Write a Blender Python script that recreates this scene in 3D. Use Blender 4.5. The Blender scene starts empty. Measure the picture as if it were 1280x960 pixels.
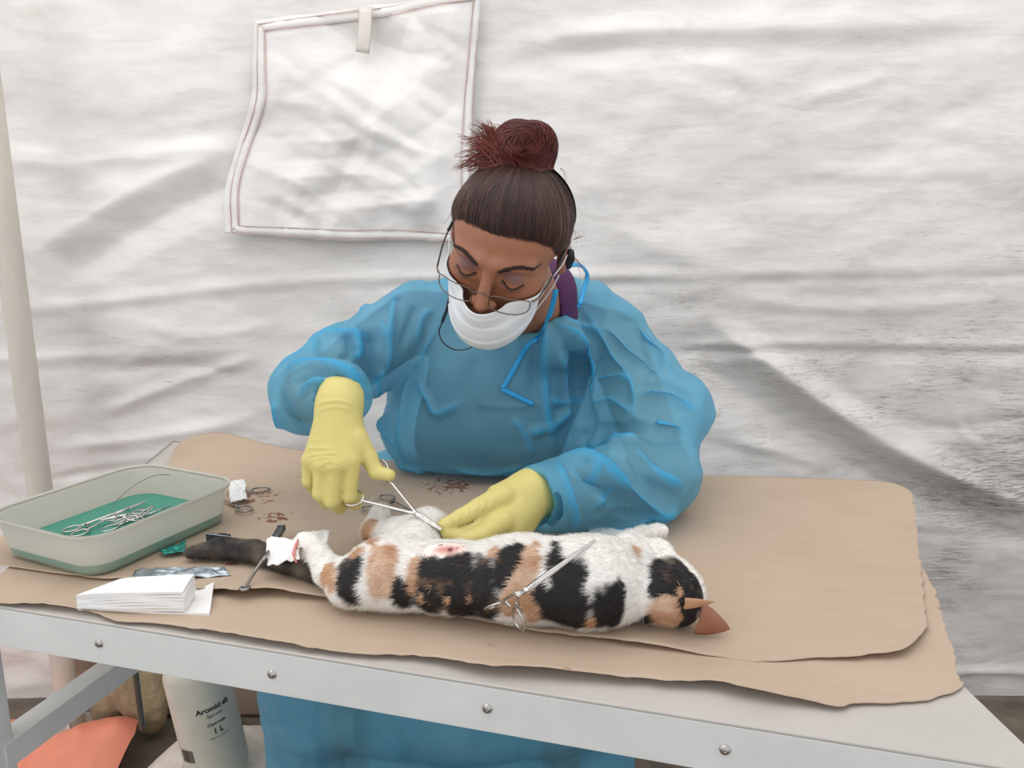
import bpy, bmesh, math, random
import numpy as np
from mathutils import Vector, Matrix
from mathutils.bvhtree import BVHTree

random.seed(7); rng = np.random.default_rng(7)
S = bpy.context.scene
COL = S.collection

# ------------------------------------------------------------------ camera
F_PX = 961.0                      # focal length in pixels of the 1280 wide frame
PITCH = math.radians(11.6)
CAM_Z = 1.30
TZ = 0.85                         # table top height
cam_d = bpy.data.cameras.new('camera'); cam = bpy.data.objects.new('camera', cam_d); COL.objects.link(cam)
cam_d.sensor_width = 36.0; cam_d.lens = F_PX / 1280.0 * 36.0
cam_d.clip_start = 0.02; cam_d.clip_end = 100
cam.location = (0, 0, CAM_Z); cam.rotation_euler = (math.pi/2 - PITCH, 0, 0)
S.camera = cam

# ------------------------------------------------------------------ light
world = bpy.data.worlds.new('world'); S.world = world; world.use_nodes = True
bg = world.node_tree.nodes['Background']
bg.inputs[0].default_value = (0.95, 0.97, 1.0, 1); bg.inputs[1].default_value = 0.90

def area_light(name, loc, rot, sx, sy, power, col):
    l = bpy.data.lights.new(name, 'AREA'); l.shape = 'RECTANGLE'; l.size = sx; l.size_y = sy
    l.energy = power; l.color = col
    o = bpy.data.objects.new(name, l); COL.objects.link(o); o.location = loc; o.rotation_euler = rot
    return o
# daylight glowing through the tent roof overhead
area_light('roof_daylight', (-0.3, 0.9, 2.75), (0.0, 0, 0), 3.6, 2.0, 24, (1.0, 0.985, 0.96))
# the open side of the tent behind and to the left of the photographer
area_light('doorway_daylight', (-2.4, -1.3, 2.2), (math.radians(62), 0, math.radians(-58)), 1.8, 1.6, 16, (1.0, 0.98, 0.95))

S.view_settings.view_transform = 'Standard'; S.view_settings.look = 'None'
S.view_settings.gamma = 1.0; S.view_settings.exposure = 0.0
S.view_settings.use_curve_mapping = False

# ------------------------------------------------------------------ helpers
SP, CP = math.sin(PITCH), math.cos(PITCH)
def W(u, v, Y):
    """world point seen at photo point (u, v) lying at distance Y in front of the camera"""
    xd = (u-640)/F_PX; yd = (v-480)/F_PX
    t = Y/(CP - yd*SP)
    return np.array((t*xd, Y, CAM_Z - t*(SP + yd*CP)))
def G(u, v, z=TZ):
    """world point on the horizontal plane z seen at (u, v)"""
    xd = (u-640)/F_PX; yd = (v-480)/F_PX
    t = (CAM_Z - z)/(SP + yd*CP)
    return np.array((t*xd, t*(CP - yd*SP), z))
def ray(u, v):
    xd = (u-640)/F_PX; yd = (v-480)/F_PX
    return Vector((xd, CP - yd*SP, -(SP + yd*CP))).normalized()

def srgb(r, g, b, a=1.0):
    f = lambda c: (c/255/12.92) if c/255 <= 0.04045 else ((c/255+0.055)/1.055)**2.4
    return (f(r), f(g), f(b), a)

def hash3(ix, iy, iz, seed):
    n = (ix.astype(np.int64)*73856093) ^ (iy.astype(np.int64)*19349663) ^ (iz.astype(np.int64)*83492791) ^ (seed*2654435761 & 0x7fffffff)
    n = (n ^ (n >> 13)) * 1274126177 & 0x7fffffff
    n = (n ^ (n >> 16)) & 0xffffff
    return n / float(0xffffff)
def vnoise(p, seed=0):
    p = np.asarray(p, dtype=np.float64)
    i = np.floor(p).astype(np.int64); f = p - i; f = f*f*f*(f*(f*6-15)+10)
    r = 0
    for dx in (0, 1):
        for dy in (0, 1):
            for dz in (0, 1):
                w = (f[:,0] if dx else 1-f[:,0])*(f[:,1] if dy else 1-f[:,1])*(f[:,2] if dz else 1-f[:,2])
                r = r + w*hash3(i[:,0]+dx, i[:,1]+dy, i[:,2]+dz, seed)
    return r*2-1
def fbm(p, oct=4, seed=0, ridged=False):
    a = 1.0; s = 0; q = np.array(p, dtype=np.float64); tot = 0
    for k in range(oct):
        n = vnoise(q, seed+k*17)
        if ridged: n = 1-2*np.abs(n)
        s = s + a*n; tot += a; a *= 0.5; q = q*2.03+11.3
    return s/tot

def crumple_cells(p, seed=0):
    """squared distance to the nearest jittered cell point and closeness to the cell border: sharp ridges between hollows"""
    p = np.asarray(p, float); i = np.floor(p).astype(np.int64); f1 = np.full(len(p), 9.0); f2 = np.full(len(p), 9.0)
    for dx in (-1, 0, 1):
        for dy in (-1, 0, 1):
            for dz in (-1, 0, 1):
                c = i+np.array((dx, dy, dz))
                q = c+np.stack([hash3(c[:, 0], c[:, 1], c[:, 2], seed+k) for k in (1, 2, 3)], 1)
                d = ((p-q)**2).sum(1); f2 = np.minimum(f2, np.maximum(d, f1)); f1 = np.minimum(f1, d)
    return f1, np.sqrt(f2)-np.sqrt(f1)
def creases(P, specs, seed=0, warp=.35):
    """straight papery creases: piecewise linear profiles across a few directions, each fading in and out"""
    h = np.zeros(len(P))
    for k, (d, f, a) in enumerate(specs):
        d = np.array(d, float); d /= np.linalg.norm(d)
        x = (P@d)*f+warp*vnoise(P*f*.32+k*3.7, seed+k)+warp*.25*vnoise(P*f*1.1+k*1.7, seed+k+40)
        i = np.floor(x); t = x-i; z = np.zeros_like(i)
        g = lambda j: hash3(j.astype(np.int64), z.astype(np.int64), z.astype(np.int64), seed*7+k*31)*2-1
        m = np.clip(.5+1.3*vnoise(P*f*.22+k*9.1, seed+k+80), 0, 1)
        h += a*m*(g(i)*(1-t)+g(i+1)*t)
    return h
def voro(nt, scale, stretch=(1, 1, 1), rot=(0, 0, 0), warp=0.1):
    tc = nt.nodes.new('ShaderNodeTexCoord'); mp = nt.nodes.new('ShaderNodeMapping'); mp.inputs['Scale'].default_value = stretch; mp.inputs['Rotation'].default_value = rot
    nt.links.new(tc.outputs['Object'], mp.inputs[0])
    nz = nt.nodes.new('ShaderNodeTexNoise'); nz.inputs['Scale'].default_value = scale*.6; nt.links.new(mp.outputs[0], nz.inputs['Vector'])
    mx = nt.nodes.new('ShaderNodeVectorMath'); mx.operation = 'MULTIPLY_ADD'; nt.links.new(nz.outputs['Color'], mx.inputs[0]); mx.inputs[1].default_value = (warp,)*3; nt.links.new(mp.outputs[0], mx.inputs[2])
    v = nt.nodes.new('ShaderNodeTexVoronoi'); v.inputs['Scale'].default_value = scale; nt.links.new(mx.outputs[0], v.inputs['Vector'])
    return math_(nt, 'POWER', v.outputs['Distance'], 1.6)

def link_mesh(name, verts, faces, mat=None, parent=None, smooth=True):
    me = bpy.data.meshes.new(name)
    me.from_pydata([tuple(map(float, v)) for v in verts] if not isinstance(verts, np.ndarray) else verts.tolist(), [],
                   faces.tolist() if isinstance(faces, np.ndarray) else faces)
    me.update()
    if smooth: me.polygons.foreach_set('use_smooth', [True]*len(me.polygons))
    if mat: me.materials.append(mat)
    o = bpy.data.objects.new(name, me); COL.objects.link(o)
    if parent: set_parent(o, parent)
    return o
def root_of(o):
    m = Matrix.Identity(4)
    while o: m = o.matrix_basis @ m if False else o.matrix_basis @ m; o = o.parent
    return m
def set_parent(o, p):
    o.parent = p
    m = Matrix.Identity(4); q = p
    chain = []
    while q: chain.append(q); q = q.parent
    for q in reversed(chain): m = m @ q.matrix_parent_inverse @ q.matrix_basis
    o.matrix_parent_inverse = m.inverted()
def bm_obj(name, bm, mat=None, parent=None, smooth=False, angle=None):
    me = bpy.data.meshes.new(name); bm.to_mesh(me); bm.free()
    if smooth: me.polygons.foreach_set('use_smooth', [True]*len(me.polygons))
    if angle is not None: me.set_sharp_from_angle(angle=math.radians(angle))
    if mat: me.materials.append(mat)
    o = bpy.data.objects.new(name, me); COL.objects.link(o)
    if parent: set_parent(o, parent)
    return o
def tag(o, label=None, cat=None, group=None, kind=None):
    if label: o['label'] = label
    if cat: o['category'] = cat
    if group: o['group'] = group
    if kind: o['kind'] = kind
    return o
def empty(name, loc, label, cat, group=None):
    o = bpy.data.objects.new(name, None); COL.objects.link(o); o.location = tuple(map(float, loc)); o.empty_display_size = 0.05
    return tag(o, label, cat, group)
def set_col(o, cols, name='Col'):
    a = o.data.color_attributes.new(name, 'FLOAT_COLOR', 'POINT')
    c = np.ones((len(o.data.vertices), 4), dtype=np.float32); c[:, :3] = cols
    a.data.foreach_set('color', c.ravel())

# tubes, sweeps, boxes into bmesh
def catmull(pts, n=8):
    pts = [np.array(p, float) for p in pts]
    if len(pts) < 3: 
        return [pts[0] + (pts[-1]-pts[0])*i/n for i in range(n+1)]
    P = [2*pts[0]-pts[1]] + pts + [2*pts[-1]-pts[-2]]
    out = []
    for i in range(1, len(P)-2):
        for k in range(n):
            t = k/n
            out.append(0.5*((2*P[i]) + (-P[i-1]+P[i+1])*t + (2*P[i-1]-5*P[i]+4*P[i+1]-P[i+2])*t*t + (-P[i-1]+3*P[i]-3*P[i+1]+P[i+2])*t**3))
    out.append(pts[-1]); return out
def add_tube(bm, pts, r, n=8, closed=False, flat=1.0, up=None):
    """sweep; r number or list; flat squashes the second axis; up fixes the section frame"""
    pts = [Vector(tuple(map(float, p))) for p in pts]; N = len(pts)
    rr = list(r) if hasattr(r, '__len__') else [r]*N
    rings = []; prev = None
    for i, p in enumerate(pts):
        if closed: t = (pts[(i+1) % N]-pts[i-1])
        else: t = pts[min(i+1, N-1)]-pts[max(i-1, 0)]
        t.normalize()
        if up is not None:
            a = Vector(up) - t*t.dot(Vector(up))
        elif prev is None:
            a = Vector((0, 0, 1)) - t*t.z
            if a.length < 0.1: a = Vector((1, 0, 0)) - t*t.x
        else: a = prev - t*t.dot(prev)
        a.normalize(); prev = a; b = t.cross(a)
        rings.append([bm.verts.new(p + (a*math.cos(2*math.pi*k/n)*flat + b*math.sin(2*math.pi*k/n))*rr[i]) for k in range(n)])
    for i in range(N if closed else N-1):
        A = rings[i]; B = rings[(i+1) % N]
        for k in range(n): bm.faces.new((A[k], A[(k+1) % n], B[(k+1) % n], B[k]))
    if not closed:
        bm.faces.new(rings[0][::-1]); bm.faces.new(rings[-1])
def add_box(bm, c, s, M=None, bev=0):
    r = bmesh.ops.create_cube(bm, size=1.0)
    vs = r['verts']
    for v in vs:
        v.co = Vector((v.co.x*s[0], v.co.y*s[1], v.co.z*s[2]))
        if M: v.co = M @ v.co
        v.co += Vector(tuple(map(float, c)))
    if bev:
        es = list({e for v in vs for e in v.link_edges})
        bmesh.ops.bevel(bm, geom=es, offset=bev, segments=2, affect='EDGES', profile=0.6)
def add_prism(bm, poly, z0, z1):
    a = [bm.verts.new((p[0], p[1], z0)) for p in poly]; b = [bm.verts.new((p[0], p[1], z1)) for p in poly]
    n = len(poly); bm.faces.new(a[::-1]); bm.faces.new(b)
    for i in range(n): bm.faces.new((a[i], a[(i+1) % n], b[(i+1) % n], b[i]))
def add_lathe(bm, prof, c, n=32, M=None):
    rings = []
    for (r, z) in prof:
        rings.append([])
        for k in range(n):
            v = Vector((r*math.cos(2*math.pi*k/n), r*math.sin(2*math.pi*k/n), z))
            if M: v = M @ v
            rings[-1].append(bm.verts.new(v+Vector(tuple(map(float, c)))))
    for A, B in zip(rings, rings[1:]):
        for k in range(n): bm.faces.new((A[k], A[(k+1) % n], B[(k+1) % n], B[k]))
    if prof[0][0] > 1e-5: bm.faces.new(rings[0][::-1])
    if prof[-1][0] > 1e-5: bm.faces.new(rings[-1])

# ------------------------------------------------------------------ signed distance modelling
def sd_sphere(P, c, r): return np.linalg.norm(P-np.asarray(c, np.float32), axis=-1)-r
def sd_ell(P, c, r, R=None):
    q = P-np.asarray(c, np.float32)
    if R is not None: q = q @ np.asarray(R, np.float32)
    r = np.asarray(r, np.float32)
    k0 = np.linalg.norm(q/r, axis=-1); k1 = np.linalg.norm(q/(r*r), axis=-1)
    return k0*(k0-1.0)/np.maximum(k1, 1e-6)
def sd_cone(P, a, b, ra, rb):
    a = np.asarray(a, np.float32); b = np.asarray(b, np.float32)
    ab = b-a; L = max(float(ab@ab), 1e-9)
    h = np.clip(((P-a)@ab)/L, 0, 1)
    return np.linalg.norm(P-a-h[..., None]*ab, axis=-1) - (ra+(rb-ra)*h)
def smin(a, b, k):
    h = np.maximum(k-np.abs(a-b), 0)/k
    return np.minimum(a, b)-h*h*k*0.25
def smax(a, b, k): return -smin(-a, -b, k)
def chain(P, pts, rads, k=0.0, d=None):
    for i in range(len(pts)-1):
        e = sd_cone(P, pts[i], pts[i+1], rads[i], rads[i+1])
        d = e if d is None else (smin(d, e, k) if k else np.minimum(d, e))
    return d
def surface_nets(fn, lo, hi, h):
    lo = np.array(lo, float); n = np.ceil((np.array(hi)-lo)/h).astype(int)+1
    gx, gy, gz = [(lo[i]+np.arange(n[i])*h).astype(np.float32) for i in range(3)]
    D = np.empty(n, np.float32); BS = 8
    # coarse pass on block centres, exact samples only near the surface
    nb = (n+BS-1)//BS; cs = [lo[i]+(np.arange(nb[i])*BS+(BS-1)/2)*h for i in range(3)]
    C = np.stack(np.meshgrid(*cs, indexing='ij'), -1).reshape(-1, 3).astype(np.float32)
    cd = fn(C).reshape(nb); rad = h*BS*0.87*1.35+0.006
    D[:] = np.repeat(np.repeat(np.repeat(cd, BS, 0), BS, 1), BS, 2)[:n[0], :n[1], :n[2]]
    off = np.stack(np.meshgrid(*[np.arange(BS)]*3, indexing='ij'), -1).reshape(-1, 3)
    near = np.argwhere(np.abs(cd) < rad)
    for i in range(0, len(near), 700):
        I = (near[i:i+700][:, None, :]*BS+off[None]).reshape(-1, 3); I = I[(I < n).all(1)]
        D[I[:, 0], I[:, 1], I[:, 2]] = fn((lo+I*h).astype(np.float32))
    inside = D < 0
    c = np.zeros(n-1, int)
    for dx in (0, 1):
        for dy in (0, 1):
            for dz in (0, 1): c += inside[dx:n[0]-1+dx, dy:n[1]-1+dy, dz:n[2]-1+dz]
    act = (c > 0) & (c < 8)
    idx = -np.ones(n-1, int); cells = np.argwhere(act); idx[act] = np.arange(len(cells))
    acc = np.zeros((len(cells), 3)); cnt = np.zeros(len(cells))
    cor = [(a, b, c_) for a in (0, 1) for b in (0, 1) for c_ in (0, 1)]
    for A in cor:
        for B in cor:
            if sum(abs(A[i]-B[i]) for i in range(3)) != 1 or A > B: continue
            ia = cells+np.array(A); ib = cells+np.array(B)
            da = D[ia[:, 0], ia[:, 1], ia[:, 2]]; db = D[ib[:, 0], ib[:, 1], ib[:, 2]]
            m = (da < 0) != (db < 0)
            t = np.where(m, da/np.where(m, da-db, 1), 0)[:, None]
            acc += np.where(m[:, None], ia+(ib-ia)*t, 0); cnt += m
    V = lo+acc/cnt[:, None]*h
    F = []
    for ax in range(3):
        sl0 = [slice(1, n[i]-1) for i in range(3)]; sl0[ax] = slice(0, n[ax]-1)
        sl1 = list(sl0); sl1[ax] = slice(1, n[ax])
        a = inside[tuple(sl0)]; b = inside[tuple(sl1)]
        e = np.argwhere(a != b); off = np.ones(3, int); off[ax] = 0; e = e+off
        o1 = np.zeros(3, int); o2 = np.zeros(3, int); o1[(ax+1) % 3] = 1; o2[(ax+2) % 3] = 1
        g = lambda q: idx[q[:, 0], q[:, 1], q[:, 2]]
        q = np.stack([g(e-o1-o2), g(e-o2), g(e), g(e-o1)], 1)
        flip = ~inside[e[:, 0], e[:, 1], e[:, 2]]
        q[flip] = q[flip][:, ::-1]
        F.append(q)
    F = np.concatenate(F); F = F[(F >= 0).all(1)]
    return V, F
def vert_normals(V, F):
    n = np.cross(V[F[:, 2]]-V[F[:, 0]], V[F[:, 3]]-V[F[:, 1]])
    N = np.zeros_like(V)
    for k in range(4): np.add.at(N, F[:, k], n)
    return N/np.maximum(np.linalg.norm(N, axis=1), 1e-12)[:, None]
def bvh_of(V, F): return BVHTree.FromPolygons(V.tolist(), F.tolist())
def hit(bvh, u, v):
    r = bvh.ray_cast(Vector((0, 0, CAM_Z)), ray(u, v))
    return None if r[0] is None else np.array(r[0])
def path_on(bvh, pix, n=10):
    out = []
    for (u, v) in catmull([np.array(p, float) for p in pix], n):
        h = hit(bvh, u, v)
        if h is not None: out.append(h)
    return np.array(out)
def ridge(V, N, path, w, h, sharp=1.5):
    """raise (h > 0) or press (h < 0) the surface along a path"""
    if len(path) < 2: return
    lo = path.min(0)-w*1.1; hi = path.max(0)+w*1.1
    m = np.where(((V > lo) & (V < hi)).all(1))[0]
    if not len(m): return
    q = V[m]; best = np.full(len(m), 9.9); tt = np.zeros(len(m)); T = len(path)-1
    for i in range(T):
        ab = path[i+1]-path[i]; L = ab@ab
        if L < 1e-10 or L > 0.01: continue
        s = np.clip((q-path[i])@ab/L, 0, 1); d = np.linalg.norm(q-path[i]-s[:, None]*ab, axis=1)
        b = d < best; best[b] = d[b]; tt[b] = (i+s[b])/T
    fall = np.clip(1-best/w, 0, 1)**sharp * np.clip(np.minimum(tt, 1-tt)*5, 0.15, 1)
    V[m] += N[m]*(h*fall)[:, None]

# ------------------------------------------------------------------ materials
def new_mat(name):
    m = bpy.data.materials.new(name); m.use_nodes = True
    nt = m.node_tree; b = nt.nodes['Principled BSDF']
    return m, nt, b
def node(nt, t, **kw):
    n = nt.nodes.new(t)
    for k, v in kw.items():
        if k.startswith('in'): n.inputs[int(k[2:])].default_value = v
        else: setattr(n, k, v)
    return n
def ramp(nt, fac, stops):
    r = nt.nodes.new('ShaderNodeValToRGB'); e = r.color_ramp.elements
    while len(e) < len(stops): e.new(0.5)
    for q, (p, c) in zip(e, stops): q.position = p; q.color = c
    nt.links.new(fac, r.inputs[0]); return r
def noise(nt, scale, detail=4, rough=0.6, stretch=(1, 1, 1), rot=(0, 0, 0), coord='Object', typ=None, dist=0):
    tc = nt.nodes.new('ShaderNodeTexCoord'); mp = nt.nodes.new('ShaderNodeMapping')
    mp.inputs['Scale'].default_value = stretch; mp.inputs['Rotation'].default_value = rot
    nt.links.new(tc.outputs[coord], mp.inputs[0])
    n = nt.nodes.new('ShaderNodeTexNoise')
    if typ: n.noise_type = typ
    n.inputs['Scale'].default_value = scale; n.inputs['Detail'].default_value = detail; n.inputs['Roughness'].default_value = rough
    n.inputs['Distortion'].default_value = dist
    nt.links.new(mp.outputs[0], n.inputs['Vector']); return n
def mix(nt, fac, a, b, blend='MIX'):
    n = nt.nodes.new('ShaderNodeMix'); n.data_type = 'RGBA'; n.blend_type = blend
    for s, v in ((n.inputs[0], fac), (n.inputs[6], a), (n.inputs[7], b)):
        if isinstance(v, bpy.types.NodeSocket): nt.links.new(v, s)
        else: s.default_value = v
    return n.outputs[2]
def math_(nt, op, a, b=0.0, clamp=False):
    n = nt.nodes.new('ShaderNodeMath'); n.operation = op; n.use_clamp = clamp
    for s, v in ((n.inputs[0], a), (n.inputs[1], b)):
        if isinstance(v, bpy.types.NodeSocket): nt.links.new(v, s)
        else: s.default_value = v
    return n.outputs[0]
def bump(nt, b, height, strength=0.3, dist=0.01, normal=None):
    n = nt.nodes.new('ShaderNodeBump'); n.inputs['Strength'].default_value = strength; n.inputs['Distance'].default_value = dist
    nt.links.new(height, n.inputs['Height'])
    if normal: nt.links.new(normal, n.inputs['Normal'])
    nt.links.new(n.outputs[0], b.inputs['Normal']); return n.outputs[0]
def simple(name, col, rough=0.5, metal=0.0, var=0.0, vscale=30, bmp=0.0, bscale=120, stretch=(1, 1, 1), **kw):
    m, nt, b = new_mat(name)
    b.inputs['Roughness'].default_value = rough; b.inputs['Metallic'].default_value = metal
    for k, v in kw.items(): b.inputs[k.replace('_', ' ')].default_value = v
    n = noise(nt, vscale, 4, 0.6, stretch)
    lo = tuple(c*(1-var) for c in col[:3])+(1,); hi = tuple(min(1, c*(1+var)) for c in col[:3])+(1,)
    r = ramp(nt, n.outputs['Fac'], [(0.3, lo), (0.7, hi)])
    nt.links.new(r.outputs[0], b.inputs['Base Color'])
    if bmp:
        n2 = noise(nt, bscale, 5, 0.6, stretch); bump(nt, b, n2.outputs['Fac'], bmp, 0.004)
    return m
def vcol_mat(name, rough=0.6, bmp=0.0, bscale=200, stretch=(1, 1, 1), sss=0.0, **kw):
    m, nt, b = new_mat(name); a = node(nt, 'ShaderNodeVertexColor'); a.layer_name = 'Col'
    nt.links.new(a.outputs[0], b.inputs['Base Color']); b.inputs['Roughness'].default_value = rough
    for k, v in kw.items(): b.inputs[k.replace('_', ' ')].default_value = v
    if sss:
        b.inputs['Subsurface Weight'].default_value = sss; b.inputs['Subsurface Radius'].default_value = (0.01, 0.004, 0.002)
        b.inputs['Subsurface Scale'].default_value = 0.6
    if bmp:
        n2 = noise(nt, bscale, 5, 0.6, stretch); bump(nt, b, n2.outputs['Fac'], bmp, 0.002)
    return m
# ================================================================== SETTING
YW = 1.95
# ---- tarpaulin material with streaky grime
def tarp_mat(name, grime=1.0):
    m, nt, b = new_mat(name)
    base = noise(nt, 2.2, 5, 0.6, (1, 1, 1.6))
    c0 = ramp(nt, base.outputs['Fac'], [(0.32, srgb(222, 217, 213)), (0.68, srgb(240, 236, 232))]).outputs[0]
    # horizontal dirt streaks, heavier low down and to the right
    tc = nt.nodes.new('ShaderNodeTexCoord'); sep = nt.nodes.new('ShaderNodeSeparateXYZ'); nt.links.new(tc.outputs['Object'], sep.inputs[0])
    streak = noise(nt, 4.5, 9, 0.72, (1.0, 1, 5.0), (0, .06, 0), dist=0.8)
    patch = noise(nt, 1.5, 4, 0.6, (1.0, 1, 1.5), (0, 0.25, 0))
    low = nt.nodes.new('ShaderNodeMapRange'); nt.links.new(sep.outputs['Z'], low.inputs[0])
    low.inputs[1].default_value = 2.2; low.inputs[2].default_value = 0.55; low.inputs[3].default_value = 0.0; low.inputs[4].default_value = 1.0
    rgt = nt.nodes.new('ShaderNodeMapRange'); nt.links.new(sep.outputs['X'], rgt.inputs[0])
    rgt.inputs[1].default_value = -0.9; rgt.inputs[2].default_value = 1.3; rgt.inputs[3].default_value = 0.35; rgt.inputs[4].default_value = 1.0
    k = math_(nt, 'MULTIPLY', low.outputs[0], rgt.outputs[0])
    k = math_(nt, 'ADD', k, math_(nt, 'MULTIPLY', math_(nt, 'SUBTRACT', patch.outputs['Fac'], 0.5), 0.9))
    s = math_(nt, 'ADD', streak.outputs['Fac'], math_(nt, 'MULTIPLY', k, 0.26))
    s = ramp(nt, s, [(0.56, (0, 0, 0, 1)), (0.86, (1, 1, 1, 1))]).outputs[0]
    c1 = mix(nt, math_(nt, 'MULTIPLY', s, 0.30*grime), c0, srgb(136, 126, 118))
    # thin crisp dirt scratches
    fine = noise(nt, 30, 7, 0.85, (0.7, 1, 10.0), dist=0.5)
    col = ramp(nt, math_(nt, 'MULTIPLY', fine.outputs['Fac'], math_(nt, 'ADD', math_(nt, 'MULTIPLY', k, 0.30), 0.86)), [(0.56, (0, 0, 0, 1)), (0.63, (1, 1, 1, 1))]).outputs[0]
    clus = ramp(nt, noise(nt, 3.3, 3, .6, (.8, 1, 1.4)).outputs['Fac'], [(.46, (0, 0, 0, 1)), (.62, (1, 1, 1, 1))]).outputs[0]; col = math_(nt, 'MULTIPLY', col, clus)
    c2 = mix(nt, math_(nt, 'MULTIPLY', col, 0.75*grime), c1, srgb(118, 106, 97))
    rust = noise(nt, 3.1, 5, 0.7, (1, 1, 1.4), (0.3, 0, 0.5))
    rr = ramp(nt, rust.outputs['Fac'], [(0.60, (0, 0, 0, 1)), (0.78, (1, 1, 1, 1))]).outputs[0]
    c3 = mix(nt, math_(nt, 'MULTIPLY', rr, 0.3), c2, srgb(196, 176, 158))
    nt.links.new(c3, b.inputs['Base Color'])
    b.inputs['Roughness'].default_value = 0.55; b.inputs['Specular IOR Level'].default_value = 0.25
    v1 = voro(nt, 11, (0.45, 1, 1.7), (0, 0.25, 0), .12); v2 = voro(nt, 27, (0.4, 1, 1.8), (0, -0.35, 0), .06)
    h2 = noise(nt, 420, 2, 0.5, (1, 1, 1))
    hh = math_(nt, 'ADD', math_(nt, 'ADD', v1, math_(nt, 'MULTIPLY', v2, 0.3)), math_(nt, 'MULTIPLY', h2.outputs['Fac'], 0.03))
    bump(nt, b, hh, 0.16, 0.010)
    return m
M_TARP = tarp_mat('tarpaulin')

def tarp_height(X, Z, seed=3):
    P = np.stack([X*1.3, Z*2.6, np.zeros_like(X)], 1)
    h = 0.010*fbm(P, 3, seed)
    Q = np.stack([X*2.4+Z*0.8, Z*5.5-X*0.5, np.full_like(X, 3.3)], 1)
    h = h+0.0065*fbm(Q, 4, seed+5, True)
    Q2 = np.stack([X*5+Z*5, Z*7-X*4, np.full_like(X, 9.3)], 1)
    h = h+0.0040*fbm(Q2, 4, seed+9, True)
    Q3 = np.stack([X*6-Z*8, Z*13+X*4, np.full_like(X, 5.3)], 1)
    h = h+0.0022*fbm(Q3, 3, seed+12, True)
    P3 = np.stack([X, np.full_like(X, .5), Z], 1)
    cc = creases(P3, [((.10, 0, 1), 7, .0065), ((-.35, 0, 1), 9, .0055), ((.5, 0, 1), 11, .0045), ((-.8, 0, .9), 14, .0028), ((.25, 0, 1), 24, .0024), ((-.2, 0, 1), 30, .0018), ((1, 0, .7), 22, .0015)], seed+3)
    return h*.55+cc*1.25
nx, nz = 640, 340
xs = np.linspace(-2.7, 2.7, nx); zs = np.linspace(0.0, 2.7, nz)
XX, ZZ = np.meshgrid(xs, zs, indexing='ij'); XX = XX.ravel(); ZZ = ZZ.ravel()
V = np.stack([XX, np.full_like(XX, YW)-tarp_height(XX, ZZ), ZZ], 1)
ii = np.arange(nx-1)[:, None]*nz+np.arange(nz-1)[None, :]; ii = ii.ravel()
F = np.stack([ii, ii+nz, ii+nz+1, ii+1], 1)
N = np.tile(np.array([0., -1., 0.]), (len(V), 1))
def wp(pix): return np.array([W(u, v, YW) for (u, v) in catmull([np.array(p, float) for p in pix], 8)])
for pix, w, h in [
    ([(-60, 395), (120, 378), (340, 353), (520, 346), (760, 345), (1000, 338), (1400, 330)], 0.028, 0.012),
    ([(700, 352), (900, 350), (1100, 347), (1400, 343)], 0.02, -0.010),
    ([(-60, 452), (60, 448), (200, 440), (340, 433)], 0.03, 0.009),
    ([(820, 433), (960, 428), (1120, 430), (1400, 432)], 0.022, 0.011),
    ([(840, 440), (960, 437), (1120, 440), (1400, 445)], 0.03, -0.014),
    ([(880, 400), (960, 455), (1060, 525), (1170, 585), (1330, 650)], 0.06, 0.045),
    ([(860, 440), (940, 500), (1040, 565), (1150, 625), (1330, 690)], 0.10, -0.045),
    ([(1080, 640), (1160, 655), (1340, 658)], 0.03, 0.016),
    ([(880, 540), (1000, 570), (1120, 610)], 0.03, 0.014),
    ([(60, 370), (150, 300), (235, 255), (300, 228)], 0.07, -0.030),
    ([(30, 330), (110, 275), (200, 225), (290, 190)], 0.07, 0.022),
    ([(150, 210), (220, 190), (300, 187)], 0.04, 0.010),
    ([(-20, 190), (70, 205), (170, 195), (300, 185)], 0.04, 0.010),
    ([(760, 285), (860, 320), (940, 340)], 0.04, 0.008),
    ([(640, 60), (760, 42), (1000, 38), (1300, 30)], 0.05, 0.013),
    ([(620, 75), (800, 60), (1000, 52), (1300, 45)], 0.05, -0.012),
    ([(990, 130), (1060, 110), (1120, 90)], 0.03, 0.008),
    ([(1100, 520), (1180, 535), (1290, 520)], 0.03, -0.010),
    ([(1190, 500), (1200, 540), (1230, 560)], 0.02, 0.010),
    ([(120, 520), (220, 480), (340, 440)], 0.03, 0.012),
    ([(100, 470), (220, 455), (300, 470)], 0.025, -0.010),
    ([(160, 400), (260, 420), (350, 400)], 0.03, 0.008),
    ([(60, 560), (200, 545), (330, 520)], 0.03, 0.012),
    ([(60, 600), (150, 585), (260, 575)], 0.02, -0.012),
    ([(900, 370), (1050, 385), (1280, 372)], 0.03, 0.010),
    ([(1000, 215), (1100, 218), (1280, 212)], 0.03, 0.006),
    ([(1160, 840), (1220, 838), (1340, 842)], 0.02, 0.014)]:
    ridge(V, N, wp(pix), w, h, 1.4)
wall = link_mesh('wall_back', V, F, M_TARP); tag(wall, kind='structure')

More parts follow.
